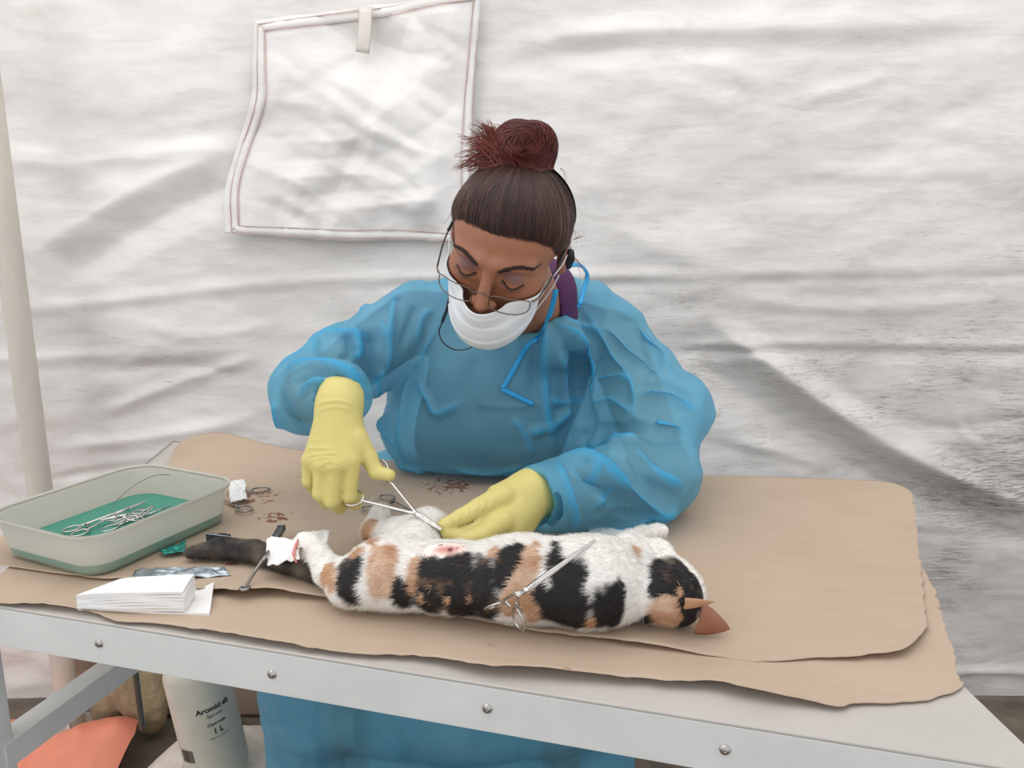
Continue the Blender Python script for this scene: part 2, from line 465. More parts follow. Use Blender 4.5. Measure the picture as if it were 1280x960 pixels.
# ---- sewn flap hanging on the tarp
def flap():
    top = [(322, 30), (400, 19), (480, 9), (545, -3), (601, -10)]
    bot = [(289, 291), (360, 296), (440, 301), (500, 300), (590, 303)]
    lef = [(322, 30), (321, 80), (319, 128), (300, 190), (288, 240), (289, 291)]
    rig = [(601, -10), (597, 60), (592, 150), (588, 230), (590, 303)]
    def ev(pts, t):
        c = catmull([np.array(p, float) for p in pts], 12); q = t*(len(c)-1); i = int(min(q, len(c)-2)); return c[i]+(c[i+1]-c[i])*(q-i)
    n = 110; m = 110; vs = []; uv = []
    c00, c10, c01, c11 = [np.array(p, float) for p in (top[0], top[-1], bot[0], bot[-1])]
    L = [ev(lef, j/(m-1)) for j in range(m)]; R = [ev(rig, j/(m-1)) for j in range(m)]
    T = [ev(top, i/(n-1)) for i in range(n)]; B = [ev(bot, i/(n-1)) for i in range(n)]
    for i in range(n):
        s = i/(n-1)
        for j in range(m):
            t = j/(m-1)
            p = (1-s)*L[j]+s*R[j]+(1-t)*T[i]+t*B[i]-((1-s)*(1-t)*c00+s*(1-t)*c10+(1-s)*t*c01+s*t*c11)
            vs.append(W(p[0], p[1], YW)); uv.append((s, t))
    vs = np.array(vs); uv = np.array(uv)
    th = tarp_height(vs[:, 0], vs[:, 2])
    e = np.minimum(uv[:, 0], 1-uv[:, 0])
    vs[:, 1] = YW-th*0.7-0.024-0.012*uv[:, 1]
    Q = np.stack([vs[:, 0]*9+vs[:, 2]*5, vs[:, 2]*12-vs[:, 0]*5, vs[:, 0]*0], 1)
    P3 = vs*np.array((1, 0, 1.))+np.array((0, .5, 0)); cc = creases(P3, [((.3, 0, 1), 14, .010), ((-.7, 0, 1), 13, .009), ((.9, 0, .8), 17, .007), ((-.1, 0, 1), 24, .005), ((-1, 0, .5), 30, .003), ((.6, 0, 1), 42, .0025)], 51)
    vs[:, 1] -= (cc*2.3+.008)*np.clip(e*8, .1, 1)
    ii = (np.arange(n-1)[:, None]*m+np.arange(m-1)[None, :]).ravel()
    F = np.stack([ii, ii+1, ii+m+1, ii+m], 1)
    N = np.tile(np.array([0., -1., 0.]), (len(vs), 1))
    for pix, w, h in [([(330, 200), (400, 180), (470, 120), (520, 150)], .03, .016), ([(350, 110), (380, 150), (450, 190)], .025, -.014),
                      ([(310, 240), (380, 245), (440, 232), (500, 200), (560, 190)], .02, .018), ([(370, 100), (430, 90), (480, 110)], .03, .012),
                      ([(430, 235), (520, 250), (590, 235)], .02, .015), ([(370, 262), (420, 280), (450, 288)], .012, .012),
                      ([(330, 150), (420, 170), (540, 165)], .02, -.012), ([(470, 255), (465, 280)], .012, .012), ([(440, 215), (500, 165), (520, 140)], .015, .012),
                      ([(400, 205), (450, 215), (560, 210)], .02, .013), ([(340, 215), (360, 235), (420, 262)], .018, -.012),
                      ([(380, 90), (440, 85), (490, 105), (520, 130)], .035, -.016), ([(310, 190), (400, 205), (500, 240)], .02, -.012)]:
        ridge(vs, N, wp(pix), w, h*1.25, 1.3)
    root = empty('tarpaulin_flap', W(460, 150, YW), 'wrinkled white square flap with double stitched hem sewn on the white tent wall', 'flap')
    M_FL = tarp_mat('flap_cloth', 0.35); o = link_mesh('flap_sheet', vs, F, M_FL, root)
    md = o.modifiers.new('s', 'SOLIDIFY'); md.thickness = 0.0012
    bvh = bvh_of(vs, F)
    M_H = simple('hem', srgb(222, 214, 206), 0.7, var=0.06, vscale=20)
    M_T = simple('thread', srgb(196, 170, 158), 0.8, var=0.1)
    cen = np.array((450., 150.))
    def inset(pts, k):
        return [np.array(p, float)+(cen-np.array(p, float))/np.linalg.norm(cen-np.array(p, float))*k for p in pts]
    for side in (top, lef, bot, rig):
        s_ = [p for p in side]
        bm = bmesh.new(); P = path_on(bvh, inset(s_, 7), 14)
        if len(P) > 3:
            P[:, 1] -= 0.0022
            add_tube(bm, P, 0.0105, 6, flat=0.05, up=(0, 1, 0)); bm_obj('hem_band', bm, M_FL, root, True)
        for k in (1.2, 13):
            P = path_on(bvh, inset(s_, k), 14)
            if len(P) > 3:
                bm = bmesh.new(); P[:, 1] -= 0.0035; add_tube(bm, P, 0.0011, 5); bm_obj('stitching', bm, M_T, root, True)
    bm = bmesh.new(); P = [W(457, 10, 1.900), W(456, 36, 1.895), W(453, 66, 1.900)]
    add_tube(bm, catmull(P, 4), 0.016, 8, flat=0.15, up=(0, 1, 0)); bm_obj('strap', bm, M_H, root, True)
flap()

# ---- ground
M_SOIL = simple('packed_soil', srgb(112, 100, 88), 0.95, var=0.35, vscale=9, bmp=0.6, bscale=40)
n = 90; gx = np.linspace(-2.7, 2.7, n); gy = np.linspace(-1.0, 2.2, n)
A, B = np.meshgrid(gx, gy, indexing='ij'); A = A.ravel(); B = B.ravel()
V = np.stack([A, B, 0.012*fbm(np.stack([A*4, B*4, A*0], 1), 4, 2)-0.012], 1)
ii = (np.arange(n-1)[:, None]*n+np.arange(n-1)[None, :]).ravel()
fl = link_mesh('floor', V, np.stack([ii, ii+n, ii+n+1, ii+1], 1), M_SOIL); tag(fl, kind='structure')
# low earth-coloured kerb at the foot of the tarp
bm = bmesh.new(); add_box(bm, (-0.80, 1.885, 0.17), (0.76, 0.05, 0.34), bev=0.008)
k = bm_obj('trim_1', bm, simple('kerb_board', srgb(150, 130, 116), 0.9, var=0.12, vscale=8, bmp=0.4, bscale=50)); tag(k, kind='structure')

# ---- tent pole with flange foot
PX, PY_ = W(90, 921, 1.78)[0], 1.78
M_PVC = simple('pole_plastic', srgb(206, 198, 186), 0.5, var=0.10, vscale=12, stretch=(1, 1, 0.3), bmp=0.1)
root = empty('tent_pole', (PX, PY_, 0.08), 'beige round plastic tent pole standing upright against the tarpaulin at the left', 'pole')
bm = bmesh.new(); add_tube(bm, [(PX, PY_, 0.012+i*0.31) for i in range(7)], 0.0275, 24); bm_obj('pole_tube', bm, M_PVC, root, True, 40)
zf = 0.002
bm = bmesh.new(); add_lathe(bm, [(0, zf), (0.078, zf), (0.08, zf+0.004), (0.08, zf+0.010), (0.076, zf+0.013), (0.034, zf+0.014), (0.034, zf+0.06), (0.028, zf+0.062), (0, zf+0.062)], (PX, PY_, 0), 32)
bm_obj('foot_flange', bm, M_PVC, root, True, 30)
for k in range(4):
    a = math.radians(25+90*k); c, s = math.cos(a), math.sin(a)
    bm = bmesh.new()
    prof = [(0.032, zf+0.012), (0.074, zf+0.012), (0.034, zf+0.058)]
    L = [bm.verts.new((PX+c*r-s*0.003, PY_+s*r+c*0.003, z)) for r, z in prof]; R = [bm.verts.new((PX+c*r+s*0.003, PY_+s*r-c*0.003, z)) for r, z in prof]
    bm.faces.new(L); bm.faces.new(R[::-1])
    for i in range(3): bm.faces.new((L[i], R[i], R[(i+1) % 3], L[(i+1) % 3]))
    bmesh.ops.recalc_face_normals(bm, faces=bm.faces); bm_obj('gusset', bm, M_PVC, root)

# ================================================================== TABLE
M_ALU = simple('painted_metal', srgb(216, 216, 213), 0.42, 0.0, var=0.05, vscale=14, bmp=0.05, bscale=60)
M_TOP = simple('white_table_metal', srgb(188, 182, 175), 0.45, 0.0, var=0.05, vscale=10, bmp=0.05, bscale=50)
M_STEEL = simple('stainless_steel', srgb(196, 192, 188), 0.22, 1.0, var=0.05, vscale=60)
M_DSTEEL = simple('worn_steel', srgb(150, 146, 142), 0.33, 1.0, var=0.12, vscale=60)
table = empty('operating_table', (0, 1.1, 0), 'long white metal table covered in brown kraft paper', 'table')
A_ = G(-30, 753)[:2]; B_ = G(1322, 969)[:2]; C_ = np.array((0.64, 1.20)); C1 = G(1201, 858)[:2]
D_ = G(215.5, 552)[:2]
fd = (B_-A_)/np.linalg.norm(B_-A_); fn = np.array((-fd[1], fd[0]))
Cb = D_+fd*1.29
poly = [A_, B_, C1+np.array((0.003, 0)), Cb, D_]
bm = bmesh.new(); add_prism(bm, poly, TZ-0.004, TZ); bmesh.ops.bevel(bm, geom=bm.edges[:], offset=0.0012, segments=1, affect='EDGES')
bm_obj('table_top', bm, M_TOP, table)
ang = math.atan2(fd[1], fd[0]); RZ = Matrix.Rotation(ang, 3, 'Z')
def tpt(s, d, z): p = A_+fd*s+fn*d; return (p[0], p[1], z)
Lf = np.linalg.norm(B_-A_)
bm = bmesh.new(); add_box(bm, tpt(Lf/2, 0.0015, TZ-0.029), (Lf, 0.003, 0.050), RZ, 0.0008)
add_box(bm, tpt(Lf/2, 0.012, TZ-0.053), (Lf, 0.022, 0.003), RZ)
bm_obj('apron', bm, M_ALU, table)
for (u, v) in [(124, 804), (340, 842.5), (609, 885.5), (906, 937)]:
    # point on the apron plane
    r = np.array(ray(u, v)); o = np.array((0, 0, CAM_Z)); t = ((A_-o[:2])@fn)/(r[:2]@fn); p = o+r*t
    Mr = Matrix.Rotation(ang, 3, 'Z') @ Matrix.Rotation(math.radians(90), 3, 'X')
    bm = bmesh.new(); add_lathe(bm, [(0.0055, -0.001), (0.0055, 0.0008), (0.0042, 0.0024), (0.0018, 0.0030), (0.0016, 0.0016), (0.0, 0.0016)], p, 20, Mr)
    bm_obj('bolt', bm, M_STEEL, table, True, 35)
# back apron, legs, lower side rails
def seg_box(bm, a, b, w, h, bev=0.001):
    a = Vector(tuple(map(float, a))); b = Vector(tuple(map(float, b))); d = b-a; L = d.length
    R = d.to_track_quat('X', 'Z').to_matrix(); add_box(bm, (a+b)/2, (L, w, h), R, bev)
LFt = np.array((-0.672, 0.884)); RFt = np.array(tpt(Lf-0.06, 0.03, 0)[:2])
LBk = np.array((-0.668, 1.545)); RBk = RFt+fn*0.50
for i, q in enumerate((LFt, RFt, LBk, RBk)):
    bm = bmesh.new(); add_box(bm, (q[0], q[1], (TZ-0.055)/2), (0.030, 0.030, TZ-0.055), RZ, 0.002); bm_obj('leg', bm, M_ALU, table)
for a, b in ((LFt, LFt+fn*0.43), (RFt, RBk)):
    z = 0.640
    dn = np.array((b-a)/np.linalg.norm(b-a)); pr = np.array((dn[1], -dn[0]))
    bm = bmesh.new()
    seg_box(bm, (a[0], a[1], z), (b[0], b[1], z), 0.034, 0.003)
    c = a+pr*0.0155; d = b+pr*0.0155; seg_box(bm, (c[0], c[1], z-0.017), (d[0], d[1], z-0.017), 0.003, 0.034)
    c = a-pr*0.0155; d = b-pr*0.0155; seg_box(bm, (c[0], c[1], z-0.017), (d[0], d[1], z-0.017), 0.003, 0.034)
    bm_obj('side_rail', bm, M_ALU, table)
bm = bmesh.new(); q = LFt+fn*0.43; add_box(bm, (q[0], q[1], 0.735), (0.03, 0.03, 0.215), RZ, 0.001); bm_obj('rail_hanger', bm, M_ALU, table)
bm = bmesh.new(); seg_box(bm, (LBk[0], LBk[1], 0.80), (RBk[0], RBk[1], 0.80), 0.03, 0.04); bm_obj('back_rail', bm, M_ALU, table)
bm = bmesh.new(); p0 = W(169, 838, 1.12); p1 = W(178, 911, 1.13); add_tube(bm, [p0, (p0+p1)/2, p1], 0.0048, 10); bm_obj('hanging_rod', bm, M_DSTEEL, table, True, 40)

# ================================================================== KRAFT PAPER
def paper_mat(name, stain_pts):
    m, nt, b = new_mat(name)
    n1 = noise(nt, 6, 5, 0.6); c = ramp(nt, n1.outputs['Fac'], [(0.3, srgb(182, 161, 140)), (0.7, srgb(190, 169, 149))]).outputs[0]
    n2 = noise(nt, 60, 4, 0.7, (0.25, 1, 1)); c = mix(nt, 0.07, c, ramp(nt, n2.outputs['Fac'], [(0.35, srgb(168, 140, 116)), (0.65, srgb(222, 198, 174))]).outputs[0])
    tc = nt.nodes.new('ShaderNodeTexCoord')
    for (p, r, thr, sc, colr, amt) in stain_pts:
        d = nt.nodes.new('ShaderNodeVectorMath'); d.operation = 'DISTANCE'; nt.links.new(tc.outputs['Object'], d.inputs[0]); d.inputs[1].default_value = tuple(map(float, p))
        fall = nt.nodes.new('ShaderNodeMapRange'); nt.links.new(d.outputs['Value'], fall.inputs[0]); fall.inputs[1].default_value = r; fall.inputs[2].default_value = r*0.2
        sn = noise(nt, sc, 3, 0.55, (1, 1, 1), dist=0.3)
        q = math_(nt, 'ADD', sn.outputs['Fac'], math_(nt, 'MULTIPLY', math_(nt, 'SUBTRACT', fall.outputs[0], 1.0), 0.7))
        f = ramp(nt, q, [(thr, (0, 0, 0, 1)), (thr+0.03, (1, 1, 1, 1))]).outputs[0]
        c = mix(nt, math_(nt, 'MULTIPLY', f, amt), c, colr)
    nt.links.new(c, b.inputs['Base Color']); b.inputs['Roughness'].default_value = 0.75; b.inputs['Specular IOR Level'].default_value = 0.25
    h = noise(nt, 9, 6, 0.5, (1, 1, 1)); bump(nt, b, h.outputs['Fac'], 0.12, 0.004)
    return m
def sheet(name, label, front, back, zoff, lift, mat, seed, nu=260, nv=70, extra=None, jag=0.0012):
    fr = [G(u, v)[:2] for u, v in front]; bk = [G(u, v)[:2] for u, v in back]
    def res(P, n):
        c = np.array(catmull([np.array((p[0], p[1], 0)) for p in P], 10))[:, :2]
        L = np.r_[0, np.cumsum(np.linalg.norm(np.diff(c, axis=0), axis=1))]; s = np.linspace(0, L[-1], n)
        return np.stack([np.interp(s, L, c[:, 0]), np.interp(s, L, c[:, 1])], 1)
    a = res(fr, nu); b = res(bk, nu)
    s = np.linspace(0, 1, nu)
    jn = fbm(np.stack([s*90, s*0+seed, s*0], 1), 4, seed)
    a[:, 1] += jag*jn*2.0
    t = np.linspace(0, 1, nv)
    P = a[:, None, :]*(1-t)[None, :, None]+b[:, None, :]*t[None, :, None]
    P = P.reshape(-1, 2); s_ = np.repeat(s, nv); t_ = np.tile(t, nu)
    z = TZ+zoff+0.0010*(1+fbm(np.stack([P[:, 0]*9, P[:, 1]*9, P[:, 0]*0], 1), 3, seed))
    z += lift(s_, t_, P)
    V = np.stack([P[:, 0], P[:, 1], z], 1)
    # ragged right edge
    ed = np.clip((s_-0.97)/0.03, 0, 1); V[:, 0] += ed*0.004*fbm(np.stack([t_*30, t_*0, t_*0+seed], 1), 4, seed+3)
    ii = (np.arange(nu-1)[:, None]*nv+np.arange(nv-1)[None, :]).ravel()
    F = np.stack([ii, ii+nv, ii+nv+1, ii+1], 1)
    o = link_mesh(name, V, F, mat); md = o.modifiers.new('s', 'SOLIDIFY'); md.thickness = 0.0005; md.offset = -1
    tag(o, label, 'paper', 'kraft paper covering the table')
    return o, V, F
RED = srgb(118, 52, 40); TAN = srgb(150, 105, 80)
st = [(G(325, 625), 0.13, 0.53, 75, RED, 0.8), (G(345, 650), 0.07, 0.47, 90, RED, 0.8), (G(400, 600), 0.20, 0.58, 80, RED, 0.6), (G(570, 610), 0.085, 0.47, 75, RED, 0.7), (G(560, 610), 0.17, 0.53, 110, RED, 0.75),
      (G(292, 708), 0.035, 0.40, 60, RED, 0.75), (G(490, 560), 0.22, 0.60, 90, TAN, 0.6), (G(860, 760), 0.4, 0.70, 40, TAN, 0.5)]
M_P1 = paper_mat('kraft_paper_stained', st)
M_P2 = paper_mat('kraft_paper_plain', [(G(700, 830), 0.4, 0.68, 45, TAN, 0.6)])
def bump1(x, c, w): return np.exp(-((x-c)/w)**2)
low_front = [(-60, 750), (0, 759), (60, 763), (110, 770), (150, 781), (178, 783), (240, 792), (300, 802), (393, 818), (460, 824), (522, 828), (570, 838), (612, 847), (692, 852), (744, 855), (796, 858), (842, 862), (899, 866), (935, 876), (1004, 885), (1047, 890), (1066, 884), (1100, 883), (1128, 882), (1150, 880), (1195, 867), (1203, 858)]
low_back = [(-20, 735), (60, 680), (200, 640), (420, 620), (640, 640), (860, 640), (1060, 660), (1140, 700), (1168, 735)]
def lift_low(s, t, P):
    e = np.clip(1-t/0.25, 0, 1)**2
    l = e*(0.012*bump1(s, 0.62, 0.10)+0.010*bump1(s, 0.80, 0.06)+0.006*bump1(s, 0.12, 0.06)+0.006*bump1(s, 0.35, 0.1)+0.0015)
    return l
sheet('kraft_paper', 'lower brown kraft paper sheet with torn wavy front edge along the table apron', low_front, low_back, 0.0008, lift_low, M_P2, 4)
up_front = [(-60, 700), (0, 711), (60, 719), (130, 728), (154, 727), (200, 738), (262, 745), (300, 752), (345, 750), (432, 759), (520, 774), (600, 786), (680, 797), (740, 805), (800, 814), (860, 822), (940, 833), (1000, 829), (1085, 827), (1130, 822), (1150, 803), (1158, 788)]
up_back = [(-40, 700), (60, 640), (160, 618), (204, 592), (222, 566), (250, 550), (276, 545), (305, 549), (340, 559), (375, 565), (470, 577), (560, 583), (660, 588), (760, 592), (870, 597), (1000, 600), (1098, 604), (1130, 612), (1141, 622)]
def lift_up(s, t, P):
    e = np.clip(1-t/0.16, 0, 1)**2
    l = e*(0.011*bump1(s, 0.36, 0.05)+0.008*bump1(s, 0.52, 0.1)+0.007*bump1(s, 0.95, 0.05)+0.005*bump1(s, 0.72, 0.05)+0.001)
    l += 0.012*bump1(s, 0.27, 0.05)*np.clip((t-0.75)/0.25, 0, 1)**2
    # gentle roll in front of the animal's back
    l += 0.004*bump1(t, 0.12, 0.06)*np.clip((s-0.4)*6, 0, 1)*np.clip((0.85-s)*6, 0, 1)
    return l
_, PV, PF = sheet('kraft_paper', 'upper brown kraft paper sheet with reddish spots lying under the cat and tray', up_front, up_back, 0.0035, lift_up, M_P1, 9)
PAPER = TZ+0.006

# ================================================================== FLOOR ITEMS UNDER THE TABLE
# salmon sheet heaped over something at the foot of the pole
def cloth_patch(name, label, cat, pts, z0, amp, mat, seed, bumps=(), n=70, thick=0.004, scale=9):
    """soft mound over a footprint polygon"""
    P = np.array(pts); c = P.mean(0); vs = []
    for i in range(n):
        r = i/(n-1)
        for k in range(96):
            a = 2*math.pi*k/96; d = np.array((math.cos(a), math.sin(a)))
            best = 1e9
            for q in range(len(P)):
                p0 = P[q]-c; p1 = P[(q+1) % len(P)]-c; e = p1-p0
                den = d[0]*e[1]-d[1]*e[0]
                if abs(den) < 1e-9: continue
                tt = (p0[0]*e[1]-p0[1]*e[0])/den; uu = (p0[0]*d[1]-p0[1]*d[0])/den
                if tt > 0 and 0 <= uu <= 1: best = min(best, tt)
            vs.append((c[0]+d[0]*best*r, c[1]+d[1]*best*r, z0*(1-r**3)+0.004))
    V = np.array(vs); V[:, 2] += amp*fbm(V*scale, 4, seed, True)*(1-np.repeat(np.linspace(0, 1, n), 96)**6)
    for bx0, by0, br0, bh0 in bumps: V[:, 2] += bh0*np.clip(1-np.hypot(V[:, 0]-bx0, V[:, 1]-by0)/br0, 0, 1)**1.2
    F = [(i*96+k, i*96+(k+1) % 96, (i+1)*96+(k+1) % 96, (i+1)*96+k) for i in range(n-1) for k in range(96)]
    o = link_mesh(name, V, F, mat)
    return tag(o, label, cat)
fp = lambda L, z=0.0: [G(u, v, z)[:2] for u, v in L]
cloth_patch('salmon_sheet', 'salmon pink plastic sheet heaped on the ground around the pole foot', 'sheet',
            [(-1.45, 1.28), (-0.92, 1.28), (-0.915, 1.66), (-0.945, 1.74), (-1.02, 1.735), (-1.16, 1.71), (-1.30, 1.84), (-1.6, 1.84), (-1.6, 1.3)], 0.045, 0.012, simple('salmon_plastic', srgb(232, 140, 112), 0.5, var=0.06, vscale=8), 5, [(-.955, 1.66, .26, .11)])
cloth_patch('white_sack', 'crumpled off-white sack lying on the ground under the plastic bottle', 'sack',
            [(-0.89, 1.25), (-0.45, 1.25), (-0.45, 1.55), (-0.50, 1.76), (-0.83, 1.76), (-0.89, 1.6)], 0.122, 0.012, simple('sack_weave', srgb(214, 203, 190), 0.85, var=0.08, vscale=20, bmp=0.4), 8, scale=14)
# dark stones and grit beside the sack
M_STN = simple('grit', srgb(96, 82, 70), 0.9, var=0.3, vscale=25, bmp=0.5)
for i, (x, y, r) in enumerate([(-0.86, 1.80, 0.022), (-0.80, 1.81, 0.017), (-0.73, 1.81, 0.020), (-0.66, 1.81, 0.014), (-0.50, 1.74, 0.020), (-0.46, 1.70, 0.016)]):
    bm = bmesh.new(); bmesh.ops.create_icosphere(bm, subdivisions=3, radius=r)
    for v in bm.verts:
        q = np.array([v.co])*60+i*7; v.co *= 1+0.25*float(fbm(q, 3, i)[0]); v.co.z *= 0.7; v.co += Vector((x, y, r*0.6))
    tag(bm_obj('stone', bm, M_STN, None, True), 'small dark brown stone behind the white sack, %s from the left' % ('first', 'second', 'third', 'fourth', 'fifth', 'sixth')[i], 'stone', 'stones beside the white sack')
# burlap bundle with frayed top
root = empty('burlap_bundle', (-0.99, 1.80, 0.0), 'tan burlap bundle with frayed dry fibres behind the salmon sheet', 'bundle')
def bsdf(P):
    d = sd_cone(P, (-1.07, 1.83, 0.05), (-0.99, 1.80, 0.15), 0.045, 0.055)
    d = smin(d, sd_ell(P, (-0.945, 1.78, 0.10), (0.055, 0.045, 0.095)), 0.03)
    return d+0.006*fbm(P*28, 3, 4)
V, F = surface_nets(bsdf, (-1.25, 1.66, -0.03), (-0.84, 1.92, 0.28), 0.006)
link_mesh('sackcloth', V, F, simple('burlap', srgb(166, 146, 116), 0.95, var=0.2, vscale=40, bmp=0.6, bscale=200), root)
bm = bmesh.new()
for i in range(260):
    a = random.uniform(-0.9, 0.9); x = -0.985+random.gauss(0, 0.016); y = 1.72+random.uniform(-0.01, 0.03)
    L = random.uniform(0.04, 0.085); b0 = Vector((x, y, 0.205)); 
    p = [b0+Vector((math.sin(a)*L*t+random.gauss(0, .002), -0.035*t*t, L*0.55*math.sin(t*2.2)-0.03*t*t)) for t in (0, .33, .66, 1)]
    add_tube(bm, p, [0.0009, 0.0008, 0.0006, 0.0003], 3)
o = bm_obj('loose_fibres', bm, simple('straw', srgb(178, 156, 122), 0.9, var=0.2), root); o['kind'] = 'stuff'

# plastic bottle with label
bx, by = W(272, 930, 1.50)[:2]; bz = 0.118; br = 0.066
bottle = empty('plastic_bottle', (bx, by, bz), 'translucent white plastic bottle with black printed text standing on the sack', 'bottle')
m, nt, b = new_mat('hdpe'); b.inputs['Base Color'].default_value = srgb(216, 219, 205); b.inputs['Roughness'].default_value = 0.38
b.inputs['Subsurface Weight'].default_value = 0.25; b.inputs['Subsurface Scale'].default_value = 0.02; M_HDPE = m
nn = noise(nt, 14, 4); cc = ramp(nt, nn.outputs['Fac'], [(0.3, srgb(196, 191, 176)), (0.7, srgb(210, 206, 192))]).outputs[0]; nt.links.new(cc, b.inputs['Base Color'])
tl = Matrix.Rotation(math.radians(-8.0), 3, 'Y')
bm = bmesh.new(); add_lathe(bm, [(0, 0.004), (br-0.014, 0.0), (br-0.004, 0.006), (br, 0.02), (br, 0.25), (br-0.006, 0.268), (br-0.03, 0.29), (0.018, 0.30), (0.018, 0.315), (0, 0.315)], (bx, by, bz), 48, tl)
bb = bm_obj('bottle_body', bm, M_HDPE, bottle, True, 35)
bm = bmesh.new(); add_lathe(bm, [(0, 0.303), (0.021, 0.303), (0.021, 0.328), (0.018, 0.331), (0, 0.331)], (bx, by, bz), 32, tl)
bm_obj('screw_cap', bm, simple('white_cap', srgb(225, 225, 225), 0.4), bottle, True, 35)
M_INK = simple('black_ink', srgb(38, 38, 38), 0.6)
def wrap_text(s, size, phi0, z, bold=False):
    cu = bpy.data.curves.new('t', 'FONT'); cu.body = s; cu.size = size; cu.align_x = 'CENTER'; cu.extrude = 0.0
    if bold: cu.offset = size*0.03
    ob = bpy.data.objects.new('t', cu); COL.objects.link(ob); dg = bpy.context.evaluated_depsgraph_get()
    me = bpy.data.meshes.new_from_object(ob.evaluated_get(dg)); bpy.data.objects.remove(ob)
    bm = bmesh.new(); bm.from_mesh(me)
    bmesh.ops.subdivide_edges(bm, edges=[e for e in bm.edges if e.calc_length() > 0.004], cuts=2)
    for v in bm.verts:
        a = phi0+v.co.x/br; q = tl @ Vector((math.sin(a)*(br+0.0006), -math.cos(a)*(br+0.0006), z+v.co.y)); v.co = q+Vector((bx, by, bz))
    o = bm_obj('printed_text', bm, M_INK, bottle); return o
ph = 0.72
wrap_text('Aromid ab', 0.0165, ph+0.02, 0.178, True); wrap_text('Spiram', 0.0125, ph+0.02, 0.164)
wrap_text('Contenido', 0.009, ph+0.02, 0.145, True); wrap_text('1 L', 0.017, ph+0.02, 0.125, True); wrap_text('Industria Mexicana', 0.0055, ph+0.02, 0.115)
def on_bottle(a, z): q = tl @ Vector((math.sin(a)*(br+0.0006), -math.cos(a)*(br+0.0006), z)); return q+Vector((bx, by, bz))
bm = bmesh.new()
x = 0.0
for i in range(14):
    w = random.choice((0.0007, 0.0012, 0.002)); a0 = -0.72+x/br; a1 = a0+w/br; x += w+random.choice((0.0006, 0.0012))
    bm.faces.new([bm.verts.new(on_bottle(a, z)) for a, z in ((a0, 0.068), (a1, 0.068), (a1, 0.098), (a0, 0.098))])
bm_obj('barcode', bm, M_INK, bottle)
bm = bmesh.new(); add_lathe(bm, [(0.0, 0), (0.0035, 0), (0.0035, 0.0006), (0, 0.0006)], on_bottle(0.0, 0.028), 8, Matrix.Rotation(math.radians(90), 3, 'X')); bm_obj('moulded_mark', bm, M_INK, bottle)
# ================================================================== PERSON
HC = W(637, 298, 1.13)
RH = np.array(Matrix.Rotation(math.radians(-11), 3, 'Z') @ Matrix.Rotation(math.radians(16), 3, 'Y') @ Matrix.Rotation(math.radians(33), 3, 'X'))
FS = 1.06
def L2W(p): return HC+RH @ (np.asarray(p, float)*FS)
def W2L(P): return ((P-HC.astype(np.float32)) @ RH.astype(np.float32))/np.float32(FS)
person = empty('person', (-0.03, 1.50, 0.02), 'person with auburn hair bun, blue gown, white mask and yellow gloves operating on a cat', 'person')

def sd_face(q):
    d = sd_ell(q, (0, 0.014, 0.027), (.073, .084, .063))
    d = smin(d, sd_ell(q, (0, -.030, .025), (.062, .054, .056)), .03)
    d = smin(d, sd_ell(q, (0, -.030, -.040), (.055, .054, .070)), .03)
    for s in (-1, 1):
        d = smin(d, sd_ell(q, (s*.040, -.055, -.022), (.022, .022, .020)), .025)       # cheekbone
        d = smin(d, sd_cone(q, (s*.012, -.087, .019), (s*.048, -.070, .018), .0075, .006), .014)   # brow ridge
        d = smax(d, -sd_ell(q, (s*.031, -.101, .000), (.018, .017, .0125)), .012)      # socket
        d = smin(d, sd_ell(q, (s*.032, -.0735, -.001), (.0155, .0135, .0125)), .004)   # lidded eye
        d = smin(d, sd_ell(q, (s*.030, -.083, -.013), (.012, .006, .004)), .008)       # lower lid
    d = smin(d, sd_cone(q, (0, -.085, .012), (0, -.107, -.036), .0065, .0095), .011)   # nose
    for s in (-1, 1): d = smin(d, sd_sphere(q, (s*.0115, -.098, -.038), .0072), .007)
    d = smin(d, sd_ell(q, (0, -.075, -.095), (.022, .020, .016)), .02)                 # chin
    d = smin(d, sd_ell(q, (0, -.088, -.066), (.020, .008, .009)), .01)                 # mouth
    d = smin(d, sd_cone(q, (-.045, -.01, -.07), (0, -.07, -.095), .016, .014), .02)
    d = smin(d, sd_cone(q, (.045, -.01, -.07), (0, -.07, -.095), .016, .014), .02)
    return d
def sd_ear(q, s):
    c = (s*.076, .012, -.008); R = np.array(Matrix.Rotation(math.radians(12*s), 3, 'Z') @ Matrix.Rotation(math.radians(-12), 3, 'X'))
    e = sd_ell(q, c, (.009, .018, .031), R)
    e = smax(e, -sd_ell(q, (s*.086, .009, -.004), (.008, .011, .021), R), .006)
    return e
NB = np.array((0.035, 1.33, 1.155))
SHL = W(515, 402, 1.39); ELL = W(385, 494, 1.25); WRL = W(424, 503, 1.035)
SHR = W(768, 425, 1.39); ELR = W(832, 600, 1.17); WRR = W(660, 622, 1.015)
def sd_head(P):
    q = W2L(P); d = sd_face(q)
    for s in (-1, 1): d = smin(d, sd_ear(q, s), .006)
    n0 = L2W((0, .022, -.05)); d = smin(d, sd_cone(P, n0, NB, .050, .056), .025)
    return d
